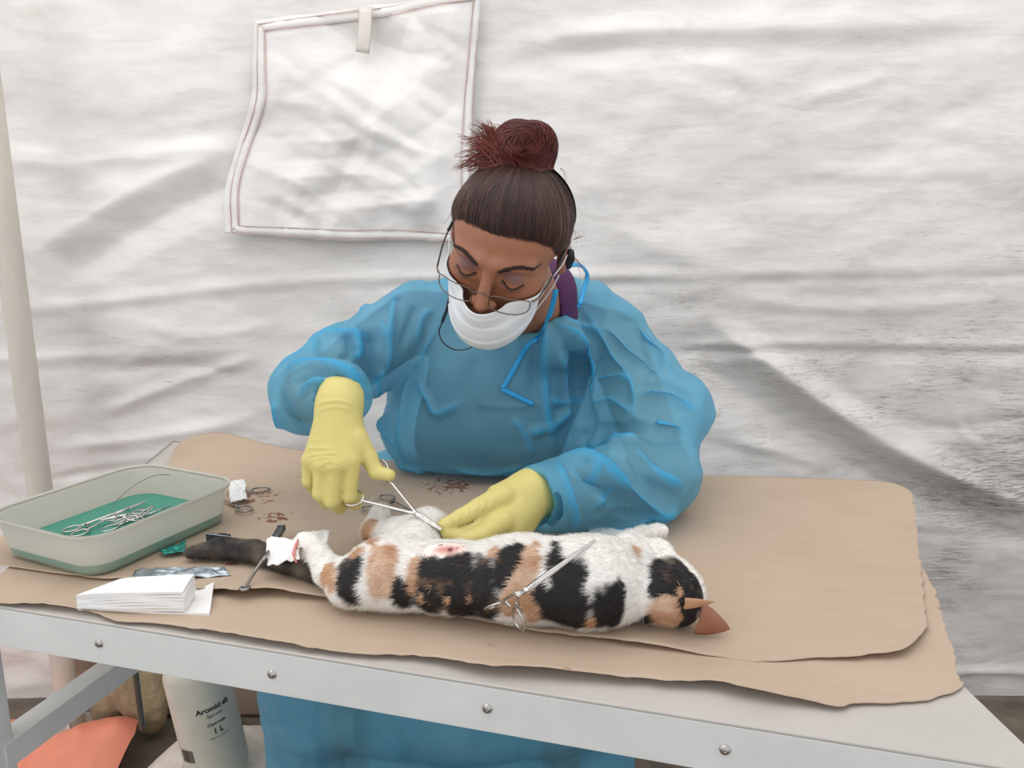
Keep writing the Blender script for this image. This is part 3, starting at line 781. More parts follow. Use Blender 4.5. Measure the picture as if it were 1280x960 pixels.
# fingers: (pixel u, v, Y) chains with radii
HAND_L = {  # the hand at the left of the photo
 'palm': [((424, 506, 1.03), (392, 575, .992), .026, .0150), ((424, 506, 1.03), (404, 580, .980), .026, .0155), ((424, 506, 1.03), (420, 580, .975), .026, .0155), ((426, 506, 1.03), (437, 574, .982), .026, .0155), ((428, 520, 1.025), (449, 556, 1.0), .02, .014)],
 'fingers': [[(387, 576, .992), (386, 601, .990), (394, 612, 1.008), (405, 606, 1.02)], [(402, 582, .978), (400, 617, .972), (408, 628, .992), (418, 620, 1.005)],
             [(419, 584, .972), (415, 626, .968), (424, 634, .988), (433, 624, 1.002)], [(439, 577, .979), (437, 620, .976), (444, 629, .992), (450, 620, 1.004)],
             [(447, 548, 1.0), (461, 572, .996), (470, 590, .990), (487, 594, .985)]],
 'rad': [[.0105, .0092, .0085, .0075], [.0115, .0100, .0092, .0080], [.0115, .0102, .0094, .0082], [.0115, .0102, .0092, .0080], [.0145, .0118, .0100, .0082]]}
HAND_R = {
 'palm': [((662, 618, 1.015), (640, 660, .965), .029, .018), ((662, 620, 1.015), (622, 655, .955), .029, .018), ((662, 612, 1.015), (622, 620, .985), .029, .016), ((662, 625, 1.015), (650, 662, .985), .028, .018), ((606, 652, .950), (572, 663, .928), .0135, .0075)],
 'fingers': [[(628, 652, .952), (602, 671, .932), (580, 676, .924), (560, 667, .922)], [(636, 662, .960), (606, 684, .945), (584, 684, .940), (570, 670, .938)],
             [(645, 662, .975), (620, 686, .962), (598, 684, .960), (590, 670, .965)], [(652, 660, .99), (632, 682, .98), (614, 682, .98), (606, 670, .985)],
             [(628, 622, .980), (600, 636, .955), (577, 648, .938), (556, 657, .926)]],
 'rad': [[.0160, .0125, .0115, .0090], [.0145, .0105, .0095, .0082], [.0140, .0102, .0092, .0080], [.0125, .0095, .0085, .0075], [.0180, .0148, .0125, .0095]]}
def wpt(p): return W(p[0], p[1], p[2])
def sd_hand(P, H, off=0.0, k=.012):
    d = None
    for a, b_, ra, rb in H['palm']:
        e = sd_cone(P, wpt(a), wpt(b_), ra+off, rb+off); d = e if d is None else smin(d, e, k)
    for f, r in zip(H['fingers'], H['rad']):
        e = chain(P, [wpt(p) for p in f], [x+off for x in r], .003); d = smin(d, e, .0045)
    return d
def sd_torso(P, o=0.0):
    d = sd_ell(P, (-0.005, 1.42, 1.03), (.155+o, .105+o, .15+o))
    d = smin(d, sd_ell(P, (-.045, 1.44, .90), (.150+o, .105+o, .15+o)), .06)
    for x in (-.075, .03): d = smin(d, sd_ell(P, (x, 1.345, .985), (.065+o, .055+o, .065+o)), .05)
    d = smin(d, sd_cone(P, SHL+(0.01, 0, 0), (0.02, 1.40, 1.15), .055+o, .06+o), .05)
    d = smin(d, sd_cone(P, SHR+(-0.01, 0, 0), (0.02, 1.40, 1.15), .055+o, .06+o), .05)
    return d
def sd_arms(P, o=0.0):
    d = sd_cone(P, SHL, ELL, .052+o, .043+o); d = smin(d, sd_cone(P, ELL, WRL, .043+o, .027+o), .01)
    e = sd_cone(P, SHR, ELR, .052+o, .045+o); e = smin(e, sd_cone(P, ELR, WRR, .045+o, .028+o), .01)
    return np.minimum(d, e)
HIP = np.array((-.05, 1.56, .62))
def sd_legs(P, o=0.0):
    d = sd_ell(P, (-.06, 1.56, .66), (.19+o, .15+o, .17+o))
    for hx, kx, fx in ((-.15, -.33, -.33), (.02, .10, .10)):
        d = smin(d, sd_cone(P, (hx, 1.55, .60), (kx, 1.34, .47), .070+o, .050+o), .03)
        d = smin(d, sd_cone(P, (kx, 1.34, .47), (fx, 1.40, .09), .048+o, .034+o), .02)
        d = smin(d, sd_cone(P, (fx, 1.38, .05), (fx, 1.22, .04), .040+o, .032+o), .02)
    return d
def sd_body(P):
    d = smin(sd_torso(P, -.014), sd_arms(P), .03)
    d = smin(d, sd_head(P), .02); d = smin(d, sd_legs(P), .05)
    d = smin(d, sd_hand(P, HAND_L, -.0035), .006); d = smin(d, sd_hand(P, HAND_R, -.0035), .006)
    return d
# body: coarse trunk and limbs, fine head, one mesh
zc = 1.16
Vb, Fb = surface_nets(sd_body, (-.47, .85, 0.0), (.42, 1.75, 1.50), 0.007)
Vh, Fh = surface_nets(sd_head, HC-(.12, .17, .16), HC+(.13, .15, .14), 0.0022)
q = W2L(Vb.astype(np.float32))
inhead = (np.linalg.norm(q-np.array((0, -.01, -.01)), axis=1) < .105) & (q[:, 2] > -.115)
keep = ~inhead[Fb].any(1); Fb = Fb[keep]
qh = W2L(Vh.astype(np.float32)); hk = (np.linalg.norm(qh-np.array((0, -.01, -.01)), axis=1) < .125) & (qh[:, 2] > -.135)
Fh = Fh[hk[Fh].all(1)]
Vall = np.concatenate([Vb, Vh]); Fall = np.concatenate([Fb, Fh+len(Vb)])
used = np.zeros(len(Vall), bool); used[Fall.ravel()] = True; rm = -np.ones(len(Vall), int); rm[used] = np.arange(used.sum())
Vall = Vall[used]; Fall = rm[Fall]
M_SKIN = vcol_mat('skin', 0.5, 0.12, 500, sss=0.12)
body = link_mesh('body', Vall, Fall, M_SKIN, person)
ql = W2L(Vall.astype(np.float32))
col = np.tile(np.array(srgb(160, 106, 78)[:3]), (len(Vall), 1))
def blend(col, w, c): w = np.clip(w, 0, 1)[:, None]; return col*(1-w)+np.array(c[:3])*w
for s in (-1, 1):
    w = 1-np.linalg.norm((ql-np.array((s*.031, -.086, .006)))/np.array((.023, .02, .012)), axis=1)
    col = blend(col, w*1.5, srgb(122, 88, 88))
    w = 1-np.linalg.norm((ql-np.array((s*.042, -.07, -.03)))/np.array((.025, .03, .022)), axis=1); col = blend(col, w*.6, srgb(172, 104, 84))
    w = 1-np.linalg.norm((ql-np.array((s*.076, .01, -.005)))/np.array((.02, .03, .04)), axis=1); col = blend(col, w*.7, srgb(168, 98, 78))
w = 1-np.linalg.norm((ql-np.array((0, -.108, -.038)))/np.array((.018, .016, .014)), axis=1); col = blend(col, w*.7, srgb(166, 100, 78))
col *= (1+0.05*fbm(Vall*60, 3, 5))[:, None]
set_col(body, col)
def face_pt(x, z, off=0.0, fn=sd_face, y0=-.17):
    q = np.array([[x, y0, z]], np.float32)
    for _ in range(60):
        d = float(fn(q)[0])-off
        if d < 0.0003: break
        q[0, 1] += d*0.8
        if q[0, 1] > .05: break
    return q[0].astype(float)

# eyebrows, lash lines
M_BROW = simple('brow_hair', srgb(58, 38, 32), 0.8, var=0.2)
for s in (-1, 1):
    bm = bmesh.new()
    for i in range(170):
        t = i/169; x = s*(.013+.041*t+random.gauss(0, .0006)); z = .0165+.0075*math.sin(min(t*1.5, 1)*math.pi*.5)-.010*max(0, t-.55)**1.2+random.uniform(-.0034, .0034)*(1-t*.6)
        a = face_pt(x, z, .0003); b_ = face_pt(x+s*.0065, z+.0020-.0035*t, .0012)
        add_tube(bm, [L2W(a), L2W((a+b_)/2+(0, -.0004, 0)), L2W(b_)], [.00055, .00045, .0001], 3)
    bm_obj('eyebrow', bm, M_BROW, person)
    bm = bmesh.new(); P = []
    for i in range(13):
        t = i/12; x = s*(.0175+.029*t); z = -.0035-.0062*math.sin(t*math.pi); P.append(L2W(face_pt(x, z, .0003)))
    add_tube(bm, P, [.0004]+[.0009]*11+[.0005], 6)
    for i in range(34):
        t = i/33; x = s*(.0175+.029*t); z = -.0035-.0062*math.sin(t*math.pi); a = face_pt(x, z, .0004)
        d = np.array((s*(t-.4)*.004, -.0045, -.0035))
        add_tube(bm, [L2W(a), L2W(a+d*.6+(0, 0, -.0006)), L2W(a+d)], [.0003, .0002, .00005], 3)
    bm_obj('eyelashes', bm, simple('lash', srgb(30, 22, 20), 0.7), person)

# ---- face mask
def sd_mform(q):
    d = smin(sd_face(q), sd_ell(q, (0, -.058, -.078), (.050, .048, .050)), .03)
    d = smin(d, sd_cone(q, (0, -.10, -.036), (0, -.094, -.075), .012, .018), .03)
    return d
na, nb_ = 61, 41; P = np.zeros((na*nb_, 3), np.float32); dirs = np.zeros_like(P); AA = []
for i in range(na):
    a = (i/(na-1)*2-1); th = math.radians(60)*a
    top = -.036+.016*abs(a)**1.3; bot = -.120+.024*abs(a)**1.8
    for j in range(nb_):
        t = j/(nb_-1); z = top+(bot-top)*t
        dirs[i*nb_+j] = (math.sin(th), -math.cos(th), 0); P[i*nb_+j] = np.array((0, -.005, z))+dirs[i*nb_+j]*.16; AA.append((a, t))
for _ in range(50):
    d = sd_mform(P)-.0035; P = P-dirs*(d*.7)[:, None]
AA = np.array(AA)
pl = (AA[:, 1]*3.2) % 1.0
P = P+dirs*(0.0022*(1-pl)*np.clip(1-np.abs(AA[:, 0])**4, 0, 1)*(AA[:, 1] > .08)*(AA[:, 1] < .93)+.0008*fbm(AA[:, [0, 1, 1]]*5, 3, 3))[:, None]
ii = (np.arange(na-1)[:, None]*nb_+np.arange(nb_-1)[None, :]).ravel()
MV = np.array([L2W(p) for p in P]); MF = np.stack([ii, ii+1, ii+nb_+1, ii+nb_], 1)
M_MASK = simple('mask_fabric', srgb(226, 228, 230), 0.8, var=0.03, vscale=90, bmp=0.15, bscale=900)
mask = link_mesh('face_mask', MV, MF, M_MASK, person); md = mask.modifiers.new('s', 'SOLIDIFY'); md.thickness = .0012; md.offset = 1
def edge_tube(idx, r, name, mat, par, n=6):
    bm = bmesh.new(); add_tube(bm, [MV[k] for k in idx], r, n); return bm_obj(name, bm, mat, par, True)
M_MTRIM = simple('mask_binding', srgb(196, 216, 226), 0.7)
edge_tube([i*nb_ for i in range(na)], .0013, 'mask_binding', M_MASK, mask); edge_tube([i*nb_+nb_-1 for i in range(na)], .0013, 'mask_binding', M_MASK, mask)
edge_tube(range(nb_), .0015, 'mask_binding', M_MTRIM, mask); edge_tube(range((na-1)*nb_, na*nb_), .0015, 'mask_binding', M_MTRIM, mask)
for s, i in ((-1, 0), (1, na-1)):
    e = L2W((s*.081, .022, .008)); e2 = L2W((s*.080, .030, -.014))
    for j, q0 in ((0, e), (nb_-1, e2)):
        a = MV[i*nb_+j]; bm = bmesh.new(); mid = (a+q0)/2+RH@np.array((s*.006, 0, 0))
        add_tube(bm, catmull([a, mid, q0], 6), .0012, 6); bm_obj('ear_loop', bm, M_MASK, mask, True)

# ---- glasses
M_WIRE = simple('spectacle_wire', srgb(120, 105, 92), 0.3, 0.9)
M_BLK = simple('black_plastic', srgb(28, 28, 30), 0.4)
m, nt, b = new_mat('spectacle_lens'); b.inputs['Base Color'].default_value = (1, 1, 1, 1); b.inputs['Roughness'].default_value = 0.02
b.inputs['Transmission Weight'].default_value = 1.0; b.inputs['IOR'].default_value = 1.02; b.inputs['Alpha'].default_value = 0.16; b.inputs['Specular IOR Level'].default_value = 0.9; M_LENS = m
gl = bpy.data.objects.new('glasses', None); COL.objects.link(gl); gl.location = tuple(L2W((0, -.113, -.014))); 
bpy.context.view_layer.update(); set_parent(gl, person)
def gpt(s, x, z): return L2W((s*x, -.1135+0.016*max(0, (x-.03)/.034)**2, z))
for s in (-1, 1):
    loop = []
    for k in range(36):
        a = 2*math.pi*k/36; ca, sa = math.cos(a), math.sin(a)
        x = .037+.0255*math.copysign(abs(ca)**.55, ca); z = -.019+.0125*math.copysign(abs(sa)**.55, sa)
        loop.append(gpt(s, x, z))
    bm = bmesh.new(); add_tube(bm, loop, .00085, 6, closed=True); bm_obj('rim', bm, M_WIRE, gl, True)
    bm = bmesh.new(); c = bm.verts.new(Vector(np.mean(loop, 0))); vs = [bm.verts.new(Vector(p)) for p in loop]
    for k in range(36): bm.faces.new((c, vs[k], vs[(k+1) % 36]))
    bm_obj('lens', bm, M_LENS, gl, True)
    e = L2W((s*.079, .012, .014)); e3 = L2W((s*.080, .030, -.012))
    o_ = gpt(s, .0635, -.012); hinge = L2W((s*.070, -.088, -.010))
    bm = bmesh.new(); add_tube(bm, [o_, (o_+hinge)/2+RH@np.array((s*.001, 0, 0)), hinge], .0013, 6); bm_obj('hinge', bm, M_WIRE, gl, True)
    bm = bmesh.new(); add_tube(bm, catmull([hinge, L2W((s*.077, -.045, .003)), e], 6), .0013, 6, flat=.7); bm_obj('temple', bm, M_BLK, gl, True)
    bm = bmesh.new(); add_tube(bm, catmull([L2W((s*.078, -.03, .006)), e, e3], 6), .0022, 8); bm_obj('temple_tip', bm, M_BLK, gl, True)
    bm = bmesh.new(); add_lathe(bm, [(0, -.0012), (.003, -.001), (.0036, 0), (.003, .001), (0, .0012)], L2W((s*.0095, -.105, -.018)), 12, Matrix.Rotation(1.2*s, 3, 'Z')); bm_obj('nose_pad', bm, M_LENS, gl, True)
bm = bmesh.new(); add_tube(bm, catmull([gpt(-1, .0115, -.012), L2W((0, -.117, -.0065)), gpt(1, .0115, -.012)], 6), .0011, 6); bm_obj('bridge', bm, M_WIRE, gl, True)
# black retainer ends and cord
p = L2W((.083, .020, -.012)); bm = bmesh.new(); add_tube(bm, [L2W((.0845, .004, .006)), L2W((.086, .010, -.012)), L2W((.084, .018, -.032))], [.0055, .0075, .0055], 12, flat=.7)
bm_obj('cord_clip', bm, M_BLK, gl, True)
pa, pb = W(562, 372, 1.125), W(553, 402, 1.165)
bm = bmesh.new(); add_tube(bm, catmull([L2W((-.080, .03, -.012)), pa, pb], 6), .0026, 8); bm_obj('cord_clip', bm, M_BLK, gl, True)

# ---- hair
def zline(q):
    th = np.degrees(np.arctan2(np.abs(q[:, 0]), -(q[:, 1]-.015)))
    return np.interp(th, [0, 15, 32, 48, 60, 72, 84, 100, 118, 140, 180], [.057, .056, .050, .036, .014, -.004, -.010, .010, -.03, -.07, -.085])
def sd_hair(q, o=0.0):
    th = np.clip((q[:, 2]-zline(q))/.045, 0, 1); th = .0075*(1-(1-th)**2)-.0008
    d = smin(sd_ell(q, (0, 0.014, 0.027), (.073, .084, .063)), sd_ell(q, (0, -.030, .025), (.062, .054, .056)), .03)
    return d-th
BUN = W(654, 188, 1.125); bq = W2L(BUN[None].astype(np.float32))[0]
def sd_hairW(P):
    q = W2L(P); d = sd_hair(q)
    d = smax(d, (zline(q)+.0015*vnoise(q*130, 3)-q[:, 2])*.8, .003)
    a = np.array(bq)
    e = sd_ell(P, BUN, (.0450, .042, .040))
    e = smin(e, sd_ell(P, BUN+(.014, -.01, .012), (.030, .028, .026)), .01)
    e = smin(e, sd_ell(P, BUN+(-.018, -.004, -.006), (.026, .028, .030)), .01)
    d = smin(d, e, .007)
    d = smin(d, sd_ell(P, W(658, 222, 1.125), (.030, .030, .016)), .012)
    return d
HV, HF = surface_nets(sd_hairW, HC-(.13, .16, .13), HC+(.13, .17, .21), 0.0026)
HN = vert_normals(HV, HF)
# swirl and strand grooves
r = HV-BUN; rl = np.linalg.norm(r, axis=1); inb = np.clip((.055-rl)/.015, 0, 1)
phi = np.arctan2(r[:, 2], r[:, 0]); HV = HV+HN*(inb*.0034*np.sin(phi*3+rl*190+r[:, 1]*120))[:, None]
M_HAIRB = vcol_mat('hair_mass', 0.65, Specular_IOR_Level=0.2)
hair = link_mesh('hair', HV, HF, M_HAIRB, person)
def hair_col(P):
    q = W2L(P.astype(np.float32)); c = np.tile(np.array(srgb(54, 32, 27)[:3]), (len(P), 1))
    side = np.clip((np.abs(q[:, 0])-.035)/.04, 0, 1)*np.clip((.085-q[:, 2])/.05, 0, 1)*np.clip((.03-q[:, 1])/.05, 0, 1)
    c = blend(c, side*.85, srgb(100, 74, 62))
    fr = np.clip((.085-q[:, 2])/.03, 0, 1)*np.clip((-.03-q[:, 1])/.03, 0, 1); c = blend(c, fr*.5, srgb(74, 52, 44))
    rb = np.linalg.norm(P-BUN, axis=1); c = blend(c, np.clip((.085-rb)/.05, 0, 1)*.8, srgb(76, 27, 22))
    return c
set_col(hair, hair_col(HV))
# strands combed back from the hairline into the bun
tri_v = []; tri_f = []; tri_c = []
hb = bvh_of(HV, HF)
LASTN = []
def snap(p, off):
    r = hb.find_nearest(Vector(p)); LASTN.append(np.array(r[1])); return np.array(r[0])+np.array(r[1])*off
def add_ribbon(pts, w, col):
    k0 = len(tri_v); n = len(pts); NN = LASTN[-n:]
    for i, p in enumerate(pts):
        t = pts[min(i+1, n-1)]-pts[max(i-1, 0)]; s = np.cross(t, NN[i]); s = s/(np.linalg.norm(s)+1e-9)
        ww = w*(1-abs(2*i/(n-1)-1)**3*.8)
        tri_v.append(p-s*ww); tri_v.append(p+s*ww); tri_c.append(col); tri_c.append(col)
    for i in range(n-1): tri_f.append((k0+2*i, k0+2*i+1, k0+2*i+3, k0+2*i+2))
def HNdir(p):
    r = hb.find_nearest(Vector(p)); return np.array(r[1])
NS, NP = 4600, 18
th = rng.uniform(-math.pi, math.pi, NS); th = th*np.abs(th/math.pi)**.2
c_l = np.array((0, .010, .022)); q0 = np.stack([np.sin(th)*.072, .014-np.cos(th)*.086, np.zeros(NS)], 1)
q0[:, 2] = zline(q0)+.001-rng.uniform(0, .0035, NS)
d0 = q0-c_l; d0 /= np.linalg.norm(d0, axis=1)[:, None]
db = np.array(bq, float)-c_l; db /= np.linalg.norm(db)
# each strand ends on a ring round the foot of the bun
om = np.arccos(np.clip(d0@db, -1, 1)); endf = 1-np.radians(rng.uniform(13, 21, NS))/om
t0 = np.where(rng.random(NS) < .55, 0, rng.uniform(0, .5, NS)); tt = t0[:, None]+(endf-t0)[:, None]*np.linspace(0, 1, NP)[None]
wob = (rng.normal(0, .035, NS))[:, None]*np.sin(np.linspace(0, math.pi, NP))[None]
dd = (np.sin((1-tt)*om[:, None])[..., None]*d0[:, None]+np.sin(tt*om[:, None])[..., None]*db)/np.sin(om)[:, None, None]
sidev = np.cross(d0, db); sidev /= np.linalg.norm(sidev, axis=1)[:, None]; dd = dd+sidev[:, None]*wob[..., None]; dd /= np.linalg.norm(dd, axis=2)[..., None]
offs = np.repeat(rng.uniform(.0005, .0022, NS), NP); D_ = dd.reshape(-1, 3).astype(np.float32); Rr = np.full(len(D_), .16, np.float32)
for _ in range(40): Rr -= .85*(sd_hair(c_l.astype(np.float32)+D_*Rr[:, None])-offs)
PP = (HC+((c_l+D_*Rr[:, None]).astype(float)*FS)@RH.T).reshape(NS, NP, 3); RN = (D_.astype(float)@RH.T).reshape(NS, NP, 3)
TG = np.gradient(PP, axis=1); SS = np.cross(TG, RN); SS /= np.linalg.norm(SS, axis=2)[..., None]+1e-9
ws = rng.uniform(.0003, .0008, NS)[:, None]*(1-np.abs(np.linspace(-1, 1, NP))**3*.8)[None]
hc_ = hair_col(PP[:, 4]); tone = np.where(rng.random(NS) < .88, rng.uniform(.4, 1.5, NS), rng.uniform(1.7, 3.0, NS)); hc_ = hc_*tone[:, None]  # random tone per strand, a few much paler
for i in range(NS):
    k0 = len(tri_v); L_ = PP[i]-SS[i]*ws[i][:, None]; R_ = PP[i]+SS[i]*ws[i][:, None]
    for k in range(NP): tri_v.append(L_[k]); tri_v.append(R_[k]); tri_c.append(hc_[i]); tri_c.append(hc_[i])
    for k in range(NP-1): tri_f.append((k0+2*k, k0+2*k+1, k0+2*k+3, k0+2*k+2))
# bun coils
for i in range(900):
    ax = np.array((random.gauss(0, .35), -1, random.gauss(.2, .35))); ax /= np.linalg.norm(ax)
    u_ = np.cross(ax, (0, 0, 1)); u_ /= np.linalg.norm(u_); v_ = np.cross(ax, u_)
    a0 = random.uniform(0, 6.28); da = random.uniform(1.2, 2.6); h = random.uniform(-.03, .034); R = math.sqrt(max(.047**2-h*h, .0001))
    pts = [snap(BUN+ax*h+(u_*math.cos(a0+da*t)+v_*math.sin(a0+da*t))*R, random.uniform(.0006, .0024)) for t in np.linspace(0, 1, 8)]
    add_ribbon(pts, random.uniform(.0003, .0008), np.array(srgb(88, 34, 28)[:3])*random.uniform(.4, 1.6))
# loose ends sticking out of the bun to the left
def flyaway(p0, p1, bend, w, col, n=8):
    p0 = np.array(p0); p1 = np.array(p1); pts = [p0+(p1-p0)*t+np.array(bend)*math.sin(math.pi*t) for t in np.linspace(0, 1, n)]
    k0 = len(tri_v)
    for i, p in enumerate(pts):
        t = pts[min(i+1, n-1)]-pts[max(i-1, 0)]; s = np.cross(t, (random.uniform(-.3, .3), -1, .2)); s /= np.linalg.norm(s); ww = w*(1-.85*i/(n-1))
        tri_v.append(p-s*ww); tri_v.append(p+s*ww); tri_c.append(col); tri_c.append(col)
    for i in range(n-1): tri_f.append((k0+2*i, k0+2*i+1, k0+2*i+3, k0+2*i+2))
tips = [(563, 212), (572, 205), (566, 196), (576, 188), (573, 170), (582, 180), (590, 150), (598, 147), (603, 158), (590, 168), (580, 212), (612, 160), (575, 176), (586, 160), (608, 150), (594, 156)]
for i in range(520):
    t = random.choice(tips); Y0 = 1.105+random.uniform(-.012, .02)
    b0 = W(632+random.gauss(0, 8), 196+random.gauss(0, 11), Y0); k = random.uniform(.45, 1.03)
    e = W(t[0]+random.gauss(0, 2.2), t[1]+random.gauss(0, 2.2), Y0+random.gauss(0, .008)); e = b0+(e-b0)*k
    flyaway(b0, e, (random.gauss(0, .002), 0, random.gauss(.004, .003)), random.uniform(.0005, .0013), np.array(srgb(108, 52, 42)[:3])*random.uniform(.45, 1.5))
for (u, v), (u2, v2) in [((716, 300), (730, 296)), ((700, 210), (708, 232)), ((560, 285), (553, 300)), ((566, 262), (556, 282)), ((712, 285), (722, 305)), ((712, 320), (732, 350)), ((714, 318), (729, 345))]:
    for k in range(4): flyaway(W(u, v, 1.13), W(u2+random.gauss(0, 3), v2+random.gauss(0, 3), 1.13), (.003, 0, .003), .0003, np.array(srgb(120, 70, 52)[:3]))
st_ = link_mesh('hair_strands', np.array(tri_v), tri_f, vcol_mat('hair_strand', 0.5, Specular_IOR_Level=0.3), hair); set_col(st_, np.array(tri_c)); st_['kind'] = 'stuff'

# ---- scrubs top (dark plum) under the gown
def sd_scrub(P):
    d = sd_torso(P, -.006); d = smin(d, sd_cone(P, NB+(0.01, .03, -.03), NB+(0.012, .004, .030), .074, .066), .03)
    d = smin(d, sd_cone(P, SHL, SHL*.45+ELL*.55, .054, .050), .02); d = smin(d, sd_cone(P, SHR, SHR*.45+ELR*.55, .044, .044), .02)
    d = smax(d, -sd_cone(P, NB+(.0, -.02, .0), L2W((0, .02, -.05)), .048, .058), .006)
    return smax(d, .70-P[:, 2], .01)
V, F = surface_nets(sd_scrub, (-.36, 1.18, .68), (.36, 1.62, 1.25), 0.006)
link_mesh('scrubs_top', V, F, simple('plum_cotton', srgb(84, 40, 84), 0.8, var=0.08, bmp=0.2, bscale=400), person)

# ---- gown
def cloth_gown():
    m, nt, b = new_mat('gown_nonwoven')
    n = noise(nt, 9, 5, 0.6); c = ramp(nt, n.outputs['Fac'], [(0.3, srgb(116, 190, 218)), (0.7, srgb(138, 206, 230))]).outputs[0]
    nt.links.new(c, b.inputs['Base Color']); b.inputs['Roughness'].default_value = 0.42; b.inputs['Specular IOR Level'].default_value = 0.4
    r = voro(nt, 26, (1, 1, 1), (0, .6, 0), .03); r2 = noise(nt, 700, 2, 0.5)
    hh = math_(nt, 'ADD', r, math_(nt, 'MULTIPLY', r2.outputs['Fac'], 0.04)); nb = bump(nt, b, hh, 0.35, 0.004)
    tr = nt.nodes.new('ShaderNodeBsdfTranslucent'); tr.inputs[0].default_value = srgb(80, 178, 222); nt.links.new(nb, tr.inputs['Normal'])
    tp = nt.nodes.new('ShaderNodeBsdfTransparent'); tp.inputs[0].default_value = srgb(196, 232, 248)
    at = nt.nodes.new('ShaderNodeVertexColor'); at.layer_name = 'Layer'      # raised folds: doubled cloth made denser, with their lit highlight painted in
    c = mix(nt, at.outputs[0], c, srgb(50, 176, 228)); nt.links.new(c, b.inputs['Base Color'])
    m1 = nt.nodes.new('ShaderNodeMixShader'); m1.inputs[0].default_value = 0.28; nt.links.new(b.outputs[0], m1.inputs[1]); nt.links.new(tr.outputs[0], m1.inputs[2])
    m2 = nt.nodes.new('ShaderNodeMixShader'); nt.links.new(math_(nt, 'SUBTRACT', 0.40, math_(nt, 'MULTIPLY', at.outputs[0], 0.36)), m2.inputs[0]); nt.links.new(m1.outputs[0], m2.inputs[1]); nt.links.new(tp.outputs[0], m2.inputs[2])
    nt.links.new(m2.outputs[0], nt.nodes['Material Output'].inputs[0]); return m
M_GOWN = cloth_gown()
M_GBAND = simple('gown_band', srgb(30, 152, 212), 0.5, var=0.06)
CUL = W(427, 497, 1.045); CUR = W(678, 622, 1.02)
nR = (CUR-W(700, 618, 1.045)); nR /= np.linalg.norm(nR)
def sd_gown(P):
    d = sd_ell(P, (-0.015, 1.42, 1.03), (.200, .138, .165))
    d = smin(d, sd_ell(P, (-.04, 1.44, .93), (.205, .150, .13)), .06)
    d = smin(d, sd_ell(P, (-.050, 1.352, .945), (.170, .085, .090)), .05)
    d = smin(d, sd_ell(P, (-.02, 1.345, 1.03), (.12, .075, .08)), .05)
    d = smin(d, sd_cone(P, SHL+(0.005, 0, .0), (0.035, 1.42, 1.165), .068, .064), .05)
    d = smin(d, sd_cone(P, SHR+(-0.01, 0, .0), (0.035, 1.42, 1.160), .068, .070), .05)
    d = smin(d, sd_cone(P, NB+(.01, .05, .0), NB+(.01, .03, .025), .072, .066), .03)
    # sleeves
    e = sd_cone(P, SHL, ELL+(.01, 0, .01), .068, .062)
    e = smin(e, sd_ell(P, W(383, 492, 1.215), (.062, .075, .066)), .03)
    e = smin(e, sd_ell(P, W(412, 482, 1.12), (.055, .06, .040)), .03)
    e = smin(e, sd_cone(P, W(400, 490, 1.17), W(425, 494, 1.07), .056, .046), .02)
    f = sd_cone(P, SHR, W(820, 520, 1.27), .075, .078)
    f = smin(f, sd_cone(P, W(820, 520, 1.27), W(822, 596, 1.165), .075, .068), .03)
    f = smin(f, sd_ell(P, W(805, 600, 1.13), (.085, .07, .062)), .03)
    f = smin(f, sd_cone(P, W(790, 612, 1.11), W(700, 618, 1.045), .062, .046), .03)
    f = smin(f, sd_cone(P, W(700, 618, 1.045), CUR, .046, .044), .02)
    e = smin(e, sd_ell(P, W(468, 440, 1.37), (.045, .06, .075)), .04)
    f = smin(f, sd_ell(P, W(752, 520, 1.33), (.055, .07, .085)), .04)
    d = smin(d, sd_ell(P, W(692, 428, 1.285), (.055, .045, .045)), .03); d = smin(d, sd_ell(P, W(745, 378, 1.38), (.040, .045, .035)), .03)
    f = smin(f, sd_cone(P, CUR, CUR+nR*.05, .044, .044), .01); f = smax(f, (P-(CUR+nR*.020).astype(np.float32))@nR.astype(np.float32), .003)
    f = smax(f, -sd_cone(P, CUR+nR*.05, CUR-nR*.012, .039, .037), .002)
    d = smin(d, e, .02); d = smin(d, f, .022)
    # behind / below the table edge
    g = sd_ell(P, (-.12, 1.56, .62), (.31, .17, .24))
    g = smin(g, sd_cone(P, (-.36, 1.30, .45), (-.15, 1.55, .60), .105, .14), .06)
    g = smin(g, sd_cone(P, (.11, 1.29, .46), (.0, 1.55, .60), .105, .14), .06)
    g = smin(g, sd_ell(P, (-.12, 1.32, .42), (.33, .11, .12)), .06)
    g = smin(g, sd_cone(P, (-.38, 1.36, .40), (-.40, 1.42, .12), .10, .11), .05)
    g = smin(g, sd_cone(P, (.13, 1.36, .40), (.15, 1.42, .12), .10, .11), .05)
    g = smin(g, sd_ell(P, (-.12, 1.45, .22), (.30, .16, .18)), .05)
    tab = (P[:, 1]-(1.415-.2694*(P[:, 0]+.05)))          # keep the waist off the table's back edge
    g = smax(g, -np.minimum(tab, 9)*.96, .01) if False else g
    wst = sd_ell(P, (-.04, 1.55, .84), (.20, .135, .14))
    d = smin(d, wst, .04); d = smin(d, g, .03)
    # slab of the table top kept clear
    bx_ = np.maximum(np.abs(P[:, 2]-.838)-.026, (P[:, 1]-(1.385-.2694*P[:, 0])-.004)*.965)
    d = smax(d, -bx_, .008)
    # openings: neck and the two cuffs
    d = smax(d, -sd_cone(P, NB+(-.005, -.012, .016), L2W((0, .01, -.04)), .056, .095), .006)
    d = smax(d, -sd_cone(P, NB+(.044, -.030, .030), NB+(.06, -.03, .12), .040, .066), .006)
    d = smax(d, -sd_cone(P, WRL+(0, -.005, .0), W(415, 540, 1.0), .0335, .045), .004)
    d = smax(d, -(.047-np.maximum(0, 0)-sd_plane(P, W(657, 622, 1.01), W(700, 618, 1.045))), .004) if False else d
    return d
